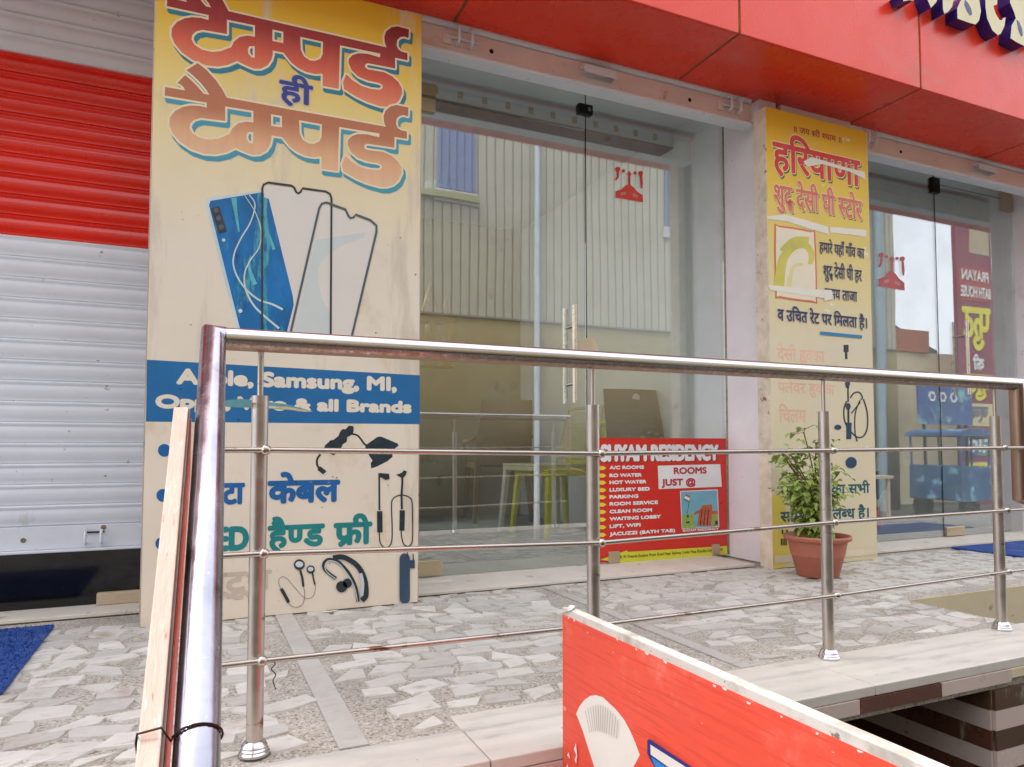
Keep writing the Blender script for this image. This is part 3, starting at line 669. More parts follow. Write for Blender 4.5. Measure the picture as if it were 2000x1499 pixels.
P1.polys('earbud_print', inkd, [G((800,600),(920,610),(925,670),(880,680),(830,650),(805,650)), G((1000,620),(1060,600),(1090,570),(1120,585),(1110,620),(1085,650),(1050,650)) ])
H = zc(420,1060,5.0)
P1.strokes('wired_earphone_print', inkd, [(H((830,270),(850,340),(862,430)), 4.2), (H((950,290),(960,350),(975,410)), 3), (H((645,450),(680,510),(718,585)), 6.5), (H((862,430),(875,500),(860,590),(800,632),(740,615),(715,585)), .9), (H((640,450),(620,380),(650,335),(700,350),(770,430),(850,520),(900,548),(960,520),(978,450),(975,410)), .8)])
P1.polys('earbud_print', inkd, [circle(H((822,215))[0], 10.5), circle(H((933,262))[0], 8)])
P1.polys('earbud_face', rim, [circle(H((822,212))[0], 7.6, 16, 6), circle(H((932,258))[0], 5.6, 16, 4.5)])
P1.strokes('ear_hook_print', inkd, [(H((1180,350),(1110,300),(1065,250),(1065,200),(1110,165),(1200,190),(1290,280),(1350,380),(1380,470),(1395,575)), 6.5), (H((1150,150),(1240,140),(1330,180),(1400,240),(1450,330),(1470,420),(1470,520),(1430,565)), 10)])
P1.strokes('ear_hook_highlight', rim, [(H((1175,352),(1105,300),(1075,255),(1078,205),(1115,175),(1200,200),(1280,290),(1340,390),(1372,480),(1388,570)), 1.6), (H((1420,300),(1440,400),(1430,520)), 6)])
P1.polys('earbud_print', inkd, [circle(H((1235,430))[0], 11), circle(H((1290,395))[0], 9)])
P1.strokes('headset_print', mat('print_slate_blue', C(52,76,98), .45, var=.15), [(H((1850,150),(1850,540)), 20), (H((1920,170),(1920,250)), 11)], smooth=False)
P1.polys('headset_print', MATS['print_slate_blue'], [circle(H((1850,545))[0], 10), circle(H((1850,155))[0], 10)])
P1.strokes('hook_print', inkd, [(H((1875,145),(1878,90)), 1.6), (H((1935,190),(1930,110)), 2.2)], smooth=False)
P1.k = 0
# paint splashes and scuffs
mb_sp = [circle((R.uniform(295,812), R.uniform(360,1190)), R.uniform(.8,2.0), 7) for _ in range(46)]
P1.polys('stain_fleck', mat('fleck', C(150,125,105), .8, var=.3, scale=60), mb_sp)

# ------------------------------------------------------------------ second signboard
S2Y = 3.14
s2 = thing('signboard', 'narrow yellow and cream Hindi ghee store signboard behind the potted plant', 'signboard')
crm2 = mat('sign2_cream', None, .5, var=.03, scale=3, ramp=[(0, C(226,212,178)), (1.3, C(226,214,186)), (1.8, C(228,208,140)), (2.2, C(232,200,72)), (2.45, C(234,186,20)), (2.72, C(232,176,10))], dirt=(C(238,232,215), .64, .05, 5))
MB().box((3.052,S2Y,.0), (3.893,S2Y+.02,2.712)).build('panel', crm2, s2, bevel=.0015)
MB().box((3.046,S2Y+.002,.0), (3.899,S2Y+.10,2.708)).build('frame', mat('frame_wood', C(222,206,184), .7, var=.2, scale=10, dirt=(C(140,90,60), .6, .1, 12)), s2)
P2 = Print('Y', S2Y, s2)
a6 = zc(1470,190,2.938); a7 = zc(1470,640,2.938)
red2 = mat('print_red', C(214,42,34), .5, dirt=(C(238,225,205), .66, .04, 12, (1,1,4))); pk = mat('print_pink', C(222,110,90), .5, var=.08); grn = mat('print_green', C(40,92,62), .5); cr2 = mat('print_cream2', C(240,228,180), .5)
P2.poly('yellow_corner', mat('print_yellow', C(234,212,90), .5, var=.05), a7((110,960),(175,960),(200,1080),(230,1330),(180,1375),(118,1385)))
P2.text('top_line', mat('print_crimson', C(170,34,50), .5), ['॥ जय ', ('half','श',.66), ('line',-.05,.25,-.25,.05,.06), 'री', ' ', ('half','श',.66), 'याम ॥'], (1551,258), (1643,266), (1551,242), r=.0012, n=6)
P2.text('title_word', red2, ['हरि'[:1], 'िर', 'याणा'], (1509,331), (1681,350), (1565,267), r=.0065, outline=(cr2, .005), shadow=(grn, .007, -.011, .003))
P2.text('title_word', pk, ['शु', 'द', ('over','ध',-.32,-.18,.6), ' देसी घी ', ('half','स',.68), 'टोर'], (1511,400), (1684,424), (1596,361), r=.0042, outline=(cr2, .004), shadow=(grn, .006, -.008, .001))
tape = mat('torn_paper', C(236,230,216), .6, var=.03)
P2.polys('torn_strip', tape, [a6((80,685),(180,672),(300,705),(430,745),(440,790),(340,762),(200,715),(85,700)), a6((440,745),(640,762),(655,770),(650,805),(600,795),(445,778)), a6((290,370),(340,345),(520,400),(640,430),(650,475),(560,430),(400,385),(310,400))])
P2.poly('picture_border', mat('print_orange_red', C(220,110,70), .5), smooth_path(a6((125,760),(150,738),(335,768),(358,790),(368,1150),(345,1178),(150,1152),(130,1125)), 3, True))
P2.poly('picture', mat('print_ivory', C(236,224,200), .5, var=.05), smooth_path(a6((133,770),(155,748),(330,777),(350,798),(360,1145),(340,1168),(155,1142),(137,1120)), 3, True))
P2.strokes('ghee_swirl', mat('print_ghee', C(206,196,90), .5, var=.15), [(a6((150,1100),(170,940),(230,860),(300,850),(335,900),(330,960)), (20,10)), (a6((160,880),(230,820),(320,820)), (6,12))])
P2.strokes('ghee_swirl', mat('print_ghee_pale', C(228,214,150), .5, var=.1), [(a6((200,1120),(230,980),(290,960)), (10,4))])
P2.polys('torn_strip', tape, [a6((85,1078),(280,1098),(440,1110),(470,1130),(450,1162),(280,1135),(100,1108))])
nv = mat('print_navy2', C(40,52,104), .5)
P2.text('body_line', nv, 'हमारे यहाँ गाँव का', (1600,493), (1688,505), (1622,468), r=.0014, n=6)
P2.text('body_line', nv, ['शु', 'द', ('over','ध',-.32,-.18,.6), ' देसी घी हर'], (1608,541), (1683,551), (1650,515), r=.0014, n=6)
P2.text('body_line', nv, 'समय ताजा', (1610,583), (1674,592), (1650,568), r=.0014, n=6)
P2.polys('torn_strip', tape, [a6((400,1105),(450,1108),(462,1160),(410,1172))])
P2.text('body_line', nv, 'व उिचत रेट पर िमलता है।', (1518,626), (1693,645), (1545,598), r=.0020, n=6)
P2.poly('underline', mat('print_azure', C(40,130,180), .5), a6((385,1345),(625,1368),(625,1385),(385,1363)))
fd = mat('print_faded_pink', C(234,190,164), .6, var=.1)
P2.k = 0
P2.text('faded_line', fd, ['देसी हु', ('half','क',.62), 'का'], (1518,703), (1611,706), (1551,673), r=.0022, n=6)
P2.text('faded_line', fd, [('half','फ',.62), 'लेवर हु', ('half','क',.62), 'का'], (1519,767), (1630,770), (1533,739), r=.0022, n=6)
P2.text('faded_line', fd, 'िचलम', (1521,826), (1575,827), (1534,789), r=.0022, n=6)
tl2 = mat('print_deep_teal', C(18,92,104), .5)
P2.text('body_line', tl2, ['यहाँ हु', ('half','क',.62), 'के का सभी'], (1524,970), (1699,966), (1693,938), r=.0028, n=6)
P2.text('body_line', tl2, ['सामान उपल', ('half','ब',.68), 'ध है।'], (1524,1021), (1697,1013), (1683,985), r=.0028, n=6)
K = zc(1600,640,5.0); P2.k = 0
P2.strokes('hookah_print', inkd, [(K((262,170),(262,240)), 10), (K((262,240),(264,310)), 5), (K((275,510),(275,590)), 7), (K((280,590),(282,730)), 3), (K((280,740),(282,800)), 7), (K((284,800),(284,930)), 4), (K((290,930),(288,1090)), 10)], smooth=False)
P2.strokes('hookah_hose_print', inkd, [(K((300,690),(340,640),(390,635),(420,680),(410,705)), 2.6), (K((265,720),(240,800),(250,920),(310,1020),(380,1075),(440,1050),(470,960),(465,820),(430,700)), 2.6), (K((400,705),(360,800),(345,900),(350,1040),(370,1115)), 2.2), (K((310,840),(400,730)), 2)])
P2.polys('hookah_base_print', mat('print_ink_blue', C(36,70,104), .4, var=.3, scale=40), [circle(K((310,1320))[0], 11, 18), circle(K((180,975))[0], 7, 12, 5), circle(K((275,550))[0], 5), circle(K((281,770))[0], 5), K((262,930),(315,930),(310,1000),(305,1090),(268,1090))])
P2.strokes('dark_mark_print', inkd, [(a7((x, 1210), (x, 1250)), 2.6) for x in (165,178,190)]+[(a7((x, 1160), (x, 1185)), 3) for x in (170,195,240,300,320,345,370)], smooth=False)
MB().box((3.056,S2Y-.004,.03), (3.89,S2Y-.0035,.075)).build('bottom_strip', mat('strip_cream', C(226,212,184), .6), s2)

# ------------------------------------------------------------------ glass fronts
GY = 3.61
def patch(name, a, b, parent, m='champagne'): return MB().box(a, b).build(name, M[m], parent, bevel=.003)
def pull(parent, x, z0, z1):
    for yy, m in ((GY-.055, mat('handle_brass', C(232,222,206), .3, .7)), (GY+.062, MATS['handle_brass'])):
        MB().tube([(x,yy,z0),(x,yy,z1)], .0135, 14).build('handle', m, parent, True)
    for zz_ in (z0+.11*(z1-z0)/.57+.0, z1-.12):
        MB().tube([(x,GY-.05,zz_),(x,GY+.058,zz_)], .009, 10).build('handle_standoff', M['chrome'], parent, True)
g1 = thing('glass_door', 'frameless glass door leaf with long steel pull handle left of the hotel poster', 'glass door')
MB().box((.96,GY-.005,.022), (2.089,GY+.005,2.575)).build('pane', M['glass'], g1)
MB().box((2.0893,GY-.0048,.022), (2.0905,GY+.0048,2.575)).build('pane_edge', M['edge'], g1)
MB().box((.96,GY-.0048,2.5755), (2.089,GY+.0048,2.578)).build('pane_edge', M['edge'], g1)
pull(g1, 1.985, .95, 1.515)
patch('patch_fitting', (.965,GY-.02,2.500), (1.155,GY+.02,2.572), g1); patch('patch_fitting', (.965,GY-.02,.03), (1.20,GY+.02,.105), g1)
g2 = thing('shop_window', 'fixed glass strip above the left door leaf under the rolled shutter', 'shop window')
MB().box((.96,GY-.005,2.583), (2.089,GY+.005,2.99)).build('pane', M['glass'], g2)
patch('patch_fitting', (.965,GY-.02,2.586), (1.16,GY+.02,2.655), g2)
g3 = thing('shop_window', 'wide fixed glass pane carrying the red hotel poster and the red sticker', 'shop window')
MB().box((2.096,GY-.005,.022), (3.119,GY+.005,2.99)).build('pane', M['glass'], g3)
MB().box((2.0935,GY-.0048,.022), (2.0957,GY+.0048,2.99)).build('pane_edge', M['edge'], g3)
MB().box((2.04,GY-.022,2.675), (2.135,GY+.022,2.735)).build('connector_plate', M['black_metal'], g3, bevel=.004)
MB().lathe((2.112,GY-.0222,2.705), [(.0001,0),(.013,0),(.013,-.002),(.0001,-.002)], 14, 0, 'y').build('screw_cap', M['chrome'], g3)
mb = MB(); q = [(2.04+.0,1.24),(2.155,1.24),(2.155,1.30),(2.14,1.325),(2.12,1.333),(2.075,1.333),(2.055,1.325),(2.04,1.30)]
mb.prism(q, GY-.028, GY+.02); mb.build('lock_case', mat('lock_cream', C(216,200,176), .4, .4), g3, bevel=.002)
patch('clip', (2.225,3.585,.018), (2.30,3.625,.085), g3); patch('clip', (2.98,3.585,.018), (3.04,3.625,.085), g3)
g4 = thing('glass_door', 'frameless glass door at the right with long pull handle and corner hinge', 'glass door')
MB().box((5.20,GY-.005,.022), (6.155,GY+.005,2.735)).build('pane', M['glass'], g4)
MB().box((5.192,GY-.0048,.022), (5.1995,GY+.0048,2.99)).build('pane_edge', M['edge'], g4)
MB().box((5.20,GY-.0048,2.7355), (6.155,GY+.0048,2.738)).build('pane_edge', M['edge'], g4)
pull(g4, 5.455, 1.10, 1.68)
patch('patch_fitting', (5.155,GY-.02,2.66), (5.245,GY+.02,2.78), g4, 'black_metal'); patch('patch_fitting', (6.02,GY-.02,2.64), (6.15,GY+.02,2.80), g4); patch('patch_fitting', (5.21,GY-.02,.022), (5.42,GY+.02,.09), g4)
g5 = thing('shop_window', 'fixed glass pane right of the narrow signboard with a faded red sticker', 'shop window')
MB().box((3.905,GY-.005,.022), (5.190,GY+.005,2.99)).build('pane', M['glass'], g5)
g6 = thing('shop_window', 'fixed glass strip above the right door leaf', 'shop window')
MB().box((5.20,GY-.005,2.742), (6.155,GY+.005,2.99)).build('pane', M['glass'], g6)

# ------------------------------------------------------------------ hotel poster
PY = 3.598
po = thing('poster', 'red hotel poster listing room services stuck low on the glass', 'poster')
MB().box((2.155,PY,.024), (3.112,PY+.002,.752)).build('sheet', mat('poster_red', C(214,52,42), .35, var=.06, scale=3, dirt=[(C(235,215,205), .74, .01, 30)]), po)
PP = Print('Y', PY, po); z4 = zc(1150,840,5.355)
wt = mat('poster_white', C(236,236,238), .4); drk = mat('poster_shadow', C(84,26,36), .5)
PP.text('heading', wt, 'SHYAM RESIDENCY', z4((122,335))[0], z4((1362,330))[0], z4((165,150))[0], r=.0075, n=8, shadow=(drk, .006, -.004, .0))
y0s = [415,497,570,648,722,796,876,952,1030,1110]; rows = ['A/C ROOMS','RO WATER','HOT WATER','LUXURY BED','PARKING','ROOM SERVICE','CLEAN ROOM','WAITING LOBBY','LIFT, WIFI','JACUZZI (BATH TAB)']
rx = [578,555,602,637,518,722,660,752,540,900]; ry = [415,487,560,636,708,778,858,930,1012,1072]
for s_, ya, xr, yr in zip(rows, y0s, rx, ry):
    PP.text('service_line', wt, s_, z4((215,ya))[0], z4((xr,yr))[0], z4((215,ya-40))[0], r=.0022, n=6)
PP.polys('arrow_bullet', mat('poster_yellow', C(240,208,60), .4), [z4((60,yy-25),(150,yy-25),(182,yy-4),(150,yy+18),(60,yy+18)) for yy in (403,482,556,634,708,786,862,942,1022,1102)])
PP.poly('price_box', wt, z4((718,375),(1372,358),(1388,595),(728,620)))
rr = mat('poster_text_red', C(190,44,60), .4)
PP.text('price_line', rr, 'ROOMS', z4((885,465))[0], z4((1230,455))[0], z4((885,392))[0], r=.003)
PP.text('price_line', rr, 'JUST @', z4((758,588))[0], z4((1115,580))[0], z4((758,510))[0], r=.003)
PP.poly('photo_border', wt, z4((950,640),(1345,622),(1360,1015),(968,1038)))
PP.poly('photo_sky', mat('photo_sky', C(120,180,200), .4), z4((958,648),(1338,632),(1352,1008),(974,1030)))
PP.polys('photo_building', mat('photo_green', C(150,180,90), .4, var=.2, scale=60), [z4((970,890),(1090,870),(1110,1025),(975,1030)), z4((1280,880),(1345,870),(1350,1008),(1290,1010))])
PP.polys('photo_building', mat('photo_orange', C(196,96,60), .4, var=.25, scale=80), [z4((1130,1000),(1150,870),(1100,890),(1095,870),(1160,830),(1185,790),(1285,780),(1290,850),(1345,850),(1345,880),(1285,880),(1275,1005))])
PP.strokes('photo_window', mat('photo_dark', C(60,44,40), .5), [(z4((x, 830), (x-18, 1000)), 1.6) for x in (1180,1215,1250)]+[(z4((1020,905),(1040,900)), 4), (z4((1010,970),(1050,962)), 3), (z4((1330,950),(1330,990)), 5), (z4((1048,745),(1020,880)), .8)], smooth=False)
PP.polys('flag', wt, [z4((1005,690),(1050,710),(1040,752),(985,725))]); PP.polys('flag', mat('flag_saffron', C(205,80,70), .4), [z4((1010,672),(1052,695),(1050,712),(1005,690))]); PP.polys('flag', mat('flag_green', C(40,140,120), .4), [z4((985,712),(1042,740),(1040,755),(980,725))])
PP.text('photo_caption', wt, 'SHYAM RESIDENCY', z4((975,1066))[0], z4((1352,1048))[0], z4((975,1042))[0], r=.0012, n=6)
PP.poly('arrow', mat('arrow_yellow', C(216,214,60), .4), z4((118,1355),(395,1258),(398,1275),(1440,1212),(1442,1300),(400,1392),(400,1408),(355,1400)))
PP.text('arrow_lettering', mat('arrow_ink', C(90,80,30), .5), 'B. 91 Friends Enclave Firani Road Near Railway Under Pass Mundka Delhi 110041', z4((320,1345))[0], z4((1395,1262))[0], z4((320,1312))[0], r=.0008, n=5)

# ------------------------------------------------------------------ red deity stickers on the glass (plain stylised emblem)
def sticker(px, py, w_, h_, label, m):
    t = thing('sticker', label, 'sticker', 'red stickers on the glass'); S = Print('Y', 3.603, t)
    g = lambda *pts: [(px+x*w_, py+y*h_+x*w_*.18) for x, y in pts]
    c = lambda x, y, r: circle(g((x, y))[0], r*w_, 12)
    S.polys('emblem', m, [g((.02,.98),(.03,.78),(.25,.68),(.36,.55),(.46,.50),(.46,.22),(.42,.16),(.50,.06),(.58,.16),(.54,.22),(.54,.50),(.66,.56),(.76,.66),(.97,.76),(.98,.98))])
    S.polys('emblem_figure', m, [c(.10,.08,.09), c(.90,.08,.09), c(.30,.10,.06), c(.70,.10,.06), g((.06,.15),(.15,.15),(.14,.32),(.05,.45),(0,.42),(.07,.30)), g((.86,.15),(.95,.15),(.98,.40),(.96,.55),(.90,.55),(.88,.35))])
    S.polys('emblem_gap', M['pale_gap'], [g((.20,.80),(.38,.74),(.38,.84),(.20,.88)), g((.62,.74),(.80,.80),(.80,.88),(.62,.84))])
    return t
M['pale_gap'] = mat('sticker_pale', C(200,150,140), .5)
sticker(1201, 325, 56, 62, 'small red temple emblem sticker high on the wide glass pane', mat('sticker_red', C(232,70,56), .5))
sticker(1716, 492, 52, 68, 'faded pink emblem sticker on the glass right of the narrow signboard', mat('sticker_pink', C(206,96,104), .5))

# ------------------------------------------------------------------ steel railing
RY = 1.75
rail = thing('railing', 'stainless steel railing with three thin rods along the platform edge', 'railing')
def bar(name, pts, r, m, parent, n=20, smooth=True): return MB().tube(pts, r, n).build(name, M[m], parent, smooth)
bar('top_rail', [(.062,RY,.947),(2.978,RY,.9485),(2.978,RY,.505),(3.35,RY,.40)], .0262, 'steel_rail', rail, 28)
rust_m = mat('rust_speckle', C(96,58,34), .75, .3, var=.5, scale=60, dirt=(C(190,170,150), .56, .05, 70), bump=.6, bscale=90)
for X in (.139,1.034,1.932,2.838):
    p = MB().tube([(X,RY,.0),(X,RY,.818)], .0188, 22).build('post', M['steel_post'], rail, True)
    MB().tube([(X,RY,.8185),(X,RY,.924)], .0068, 12).build('neck', M['steel_post'], p, True)
    MB().lathe((X,RY,0), [(.034,.001),(.034,.006),(.030,.010),(.031,.013),(.028,.017),(.029,.020),(.023,.030),(.0195,.032)], 24).build('base_flange', M['steel_trim'], p, True)
for ZS in ((.692,.680,.687,.695),(.4555,.431,.4486,.455),(.214,.205,.209,.222)):
    rod = bar('rod', [(.045,RY-.025,ZS[0])]+[(X,RY-.025,q) for X, q in zip((.139,1.034,1.932,2.838), ZS)]+[(2.975,RY-.025,ZS[3])], .0068, 'steel_rod', rail, 12)
    for X, Z in zip((.139,1.034,1.932,2.838), ZS): MB().ball((X+.012,RY-.026,Z), .0125).build('ball_joint', M['steel_rod'], rod, True)

stair = thing('stair_handrail', 'thick scuffed steel handrail sloping down towards the viewer beside the pale plank', 'handrail')
top = Vector((.036,1.752,.95)); dn = Vector((.010,.95,.318)); end = top+(dn-top)*1.75
bar('handrail', [(.0605,1.751,.9475), tuple(top), tuple(end)], .0272, 'steel_stair', stair, 28)
bar('foot_post', [(end.x,end.y+.05,end.z+.03),(end.x,end.y+.05,-.82)], .019, 'steel_post', stair)
for k in (.30,.55,.80): pass
MB().tube([tuple(top+Vector((0,-.02,-.26))), tuple(end+Vector((0,0,-.26)))], .0068, 10).build('rod', M['steel_rod'], stair, True)

# plank tied beside the handrail
pk_t = thing('plank', 'pale pinkish timber plank tied with wire beside the sloping handrail', 'plank')
d = (end-top).normalized(); nrm = Vector((0, d.z, -d.y)).normalized()
if nrm.z > 0: nrm = -nrm
a0 = Vector((-.024,1.50,.776)); a1 = a0+d*1.35; wv = Vector((.030,0,0)); dv = nrm*.09
vs = [a0-wv*.42, a0+wv*.42, a0+wv*.42+dv, a0-wv*.42+dv]; vs += [v+(a1-a0) for v in vs]
MB().add(vs, [(0,1,2,3),(4,7,6,5),(0,4,5,1),(1,5,6,2),(2,6,7,3),(3,7,4,0)]).build('timber', M['plank'], pk_t, bevel=.002)
vs = [a0+wv*.43+dv*.05, a0+wv*.55+dv*.05, a0+wv*.55+dv, a0+wv*.43+dv]; vs += [v+(a1-a0) for v in vs]
MB().add(vs, [(0,1,2,3),(4,7,6,5),(0,4,5,1),(1,5,6,2),(2,6,7,3),(3,7,4,0)]).build('rubber_strip', M['plank_edge'], pk_t)
vs = [a0+wv*.56+dv*.3, a0+wv*.62+dv*.3, a0+wv*.62+dv*1.8, a0+wv*.56+dv*1.8]; vs += [v+(a1-a0) for v in vs]
MB().add(vs, [(0,1,2,3),(4,7,6,5),(0,4,5,1),(1,5,6,2),(2,6,7,3),(3,7,4,0)]).build('red_sheet', M['board_red'], pk_t)
c0 = top+(dn-top)*.965; ax = (dn-top).normalized(); vv_ = ax.cross(Vector((1,0,0))).normalized()
if vv_.y > 0: vv_ = -vv_                                   # towards the street
ringp = [c0+Vector((1,0,0))*(.0292*math.cos(t))+vv_*(.0292*math.sin(t)) for t in [i*PI/9 for i in range(-3, 10)]]
pl = a0+(a1-a0)*(((c0-a0).dot(a1-a0))/(a1-a0).length_squared)
wpts = [tuple(q) for q in ringp]+[tuple(pl+Vector((.012,0,0))+vv_*.004+Vector((0,0,.004))), tuple(pl-wv*.45+vv_*.005), tuple(pl-wv*.50-vv_*.012), tuple(pl-wv*.48-vv_*.04)]
MB().tube([tuple(ringp[0]), tuple(ringp[0]+Vector((.006,-.004,-.006))), tuple(ringp[0]+Vector((.003,-.008,-.012))), tuple(ringp[0]+Vector((.009,-.006,-.009))), tuple(ringp[0]+Vector((.004,.002,-.004)))], .0018, 6).build('wire_knot', M['wire'], pk_t, True)
MB().tube(wpts, .0016, 6).build('binding_wire', M['wire'], pk_t, True)

# ------------------------------------------------------------------ red stair board
bd = thing('signboard', 'red signboard with white fan drawing in the foreground leaning against the platform', 'signboard')
BX = .80
MB().box((BX+.0005,.30,-.80), (BX+.024,1.50,.322)).build('frame', M['board_frame'], bd, bevel=.002)
MB().box((BX-.0008,.31,-.79), (BX,1.496,.306)).build('face', M['board_red'], bd)
MB().box((BX+.0245,.30,-.80), (BX+.028,1.50,.316)).build('shadow_strip', M['black_metal'], bd)  # thin black sheet standing in for the shadow line behind the board
PB = Print('X', BX-.0008, bd); zb = zc(1100,1340,6.667)
PB.poly('fan_drawing', M['vinyl_white'], zb((170,365),(210,270),(280,180),(350,132),(430,120),(520,150),(590,215),(680,300),(740,370),(800,450),(870,580),(940,740),(998,900),(940,1010),(880,1120),(700,1400),(560,1500),(420,1100),(330,820),(250,570)))
PB.strokes('fan_rib', mat('fan_line', C(170,160,150), .6), [(zb((290+i*34, 245+(i-5)**2*3), (350+i*25+(i>9)*(i-9)*8, 590+(i-4)**2*1.2)), 1.0) for i in range(14)], smooth=False)
PB.poly('letter_outline', M['navy'], zb((1113,712),(1135,690),(1165,705),(1700,1060),(2300,1440),(2300,1600),(1500,1600),(1240,1100),(1150,960),(1113,880)))
PB.poly('letter_shade', M['sky_print'], zb((1160,920),(1400,1075),(1500,1500),(1330,1180),(1215,1040)))
PB.poly('letter_face', M['vinyl_white'], zb((1155,760),(1660,1080),(2200,1440),(1640,1300),(1400,1060),(1160,890)))
# peeled edge bit
MB().add([(BX-.002,1.499,.31),(BX-.002,1.45,.325),(BX+.02,1.47,.329),(BX+.022,1.499,.325)], [(0,1,2,3)]).build('peeled_corner', M['vinyl_white'], bd)

# ------------------------------------------------------------------ mats, paper
def mat_obj(x0, x1, y0, y1, label, rot=0):
    mb = MB(); nx = 60; 
    mb.box((x0,y0,.001),(x1,y1,.013))
    o = mb.build('doormat', M['blue_mat'], None, bevel=.008); tag(o, label, 'doormat', 'blue doormats'); return o
mat_obj(-1.5, -.478, 2.44, 3.27, 'blue bristly doormat in front of the closed shutter at the left edge')
m2 = mat_obj(4.76, 6.1, 2.80, 3.26, 'blue doormat in front of the right glass door')
# fuzz on the left mat
mb = MB()
for _ in range(5200):
    x = R.uniform(-1.2,-.482); y = R.uniform(2.45,3.262); h = R.uniform(.004,.009); a = R.uniform(0, 2*PI); r_ = .0028
    mb.add([(x-r_*math.cos(a), y-r_*math.sin(a), .012), (x+r_*math.cos(a), y+r_*math.sin(a), .012), (x+R.uniform(-.004,.004), y+R.uniform(-.004,.004), .013+h)], [(0,1,2)])
o = mb.build('bristle', M['blue_mat'], bpy.data.objects['doormat']); o['kind'] = 'stuff'
pp = MB().add([(1.0,3.44,.0175),(1.20,3.42,.0175),(1.23,3.50,.019),(1.02,3.53,.0175)], [(0,1,2,3)]).build('paper_scrap', M['vinyl_white']); tag(pp, 'flat white paper scrap on the door sill by the big signboard', 'paper')
pp2 = MB().add([(.50,3.085,.002),(.56,3.075,.006),(.575,3.095,.006),(.52,3.11,.002)], [(0,1,2,3)]).build('paper_scrap', M['vinyl_white']); tag(pp2, 'tiny crumpled paper at the foot of the big signboard', 'paper')

# ------------------------------------------------------------------ potted plant
PXc, PYc = 3.10, 2.87
pot = thing('potted_plant', 'small bushy plant in a terracotta pot before the narrow signboard', 'potted plant')
mb = MB(); mb.lathe((PXc,PYc,0), [(.0001,.003),(.102,.003),(.108,.008),(.133,.112),(.137,.115),(.151,.19),(.170,.198),(.175,.212),(.170,.222),(.163,.216),(.151,.20),(.143,.15)], 40)
mb.build('pot', M['terracotta'], pot, True)
MB().lathe((PXc,PYc,0), [(.0001,.185),(.09,.19),(.150,.182)], 24).build('soil', M['soil'], pot, True)
stems = MB(); leaves = MB(); tips = []
for i in range(20):
    a = R.uniform(0, 2*PI); sp_ = R.uniform(.03,.20); hh = R.uniform(.25,.56) if sp_ < .2 else R.uniform(.14,.38)
    if i == 0: sp_, hh, a = .06, .60, 2.6
    p0 = Vector((PXc+R.uniform(-.03,.03), PYc+R.uniform(-.03,.03), .18)); p2 = Vector((PXc+sp_*math.cos(a), PYc+sp_*math.sin(a), .18+hh)); p1 = (p0+p2)/2+Vector((-.02*math.cos(a), -.02*math.sin(a), .06))
    stems.tube(smooth3([tuple(p0), tuple(p1), tuple(p2)], 4), [.005]+[.003]*8 if False else .0032, 6)
    for k in range(46):
        t = R.uniform(.10,1.03); q = p0*(1-t)**2+p1*2*t*(1-t)+p2*t*t
        b_ = R.uniform(0, 2*PI); out = R.uniform(.01,.075)
        base = q+Vector((math.cos(b_)*out, math.sin(b_)*out, R.uniform(-.02,.03)))
        dr = Vector((math.cos(b_), math.sin(b_), R.uniform(-.9,.5))).normalized(); sd_ = dr.cross(Vector((0,0,1))).normalized()
        sd_ = (sd_+Vector((0,0,R.uniform(-.5,.5)))).normalized(); L_ = R.uniform(.026,.052); W_ = L_*R.uniform(.30,.44); dz_ = Vector((0,0,-.25*L_)); cn = sd_.cross(dr)*(.15*L_)
        leaves.add([base, base+dr*L_*.35+sd_*W_+cn, base+dr*L_*.75+sd_*W_*.7+cn+dz_*.4, base+dr*L_+dz_, base+dr*L_*.75-sd_*W_*.7+cn+dz_*.4, base+dr*L_*.35-sd_*W_+cn, base+dr*L_*.5], [(0,1,2,3,6),(0,6,3,4,5)])
        if k % 3 == 0: stems.tube([tuple(q), tuple(base)], .0014, 4, False)
stems.build('stem', M['stem'], pot, True)
o = leaves.build('foliage', M['leaf'], pot); o['kind'] = 'stuff'
for k in range(60):
    pass

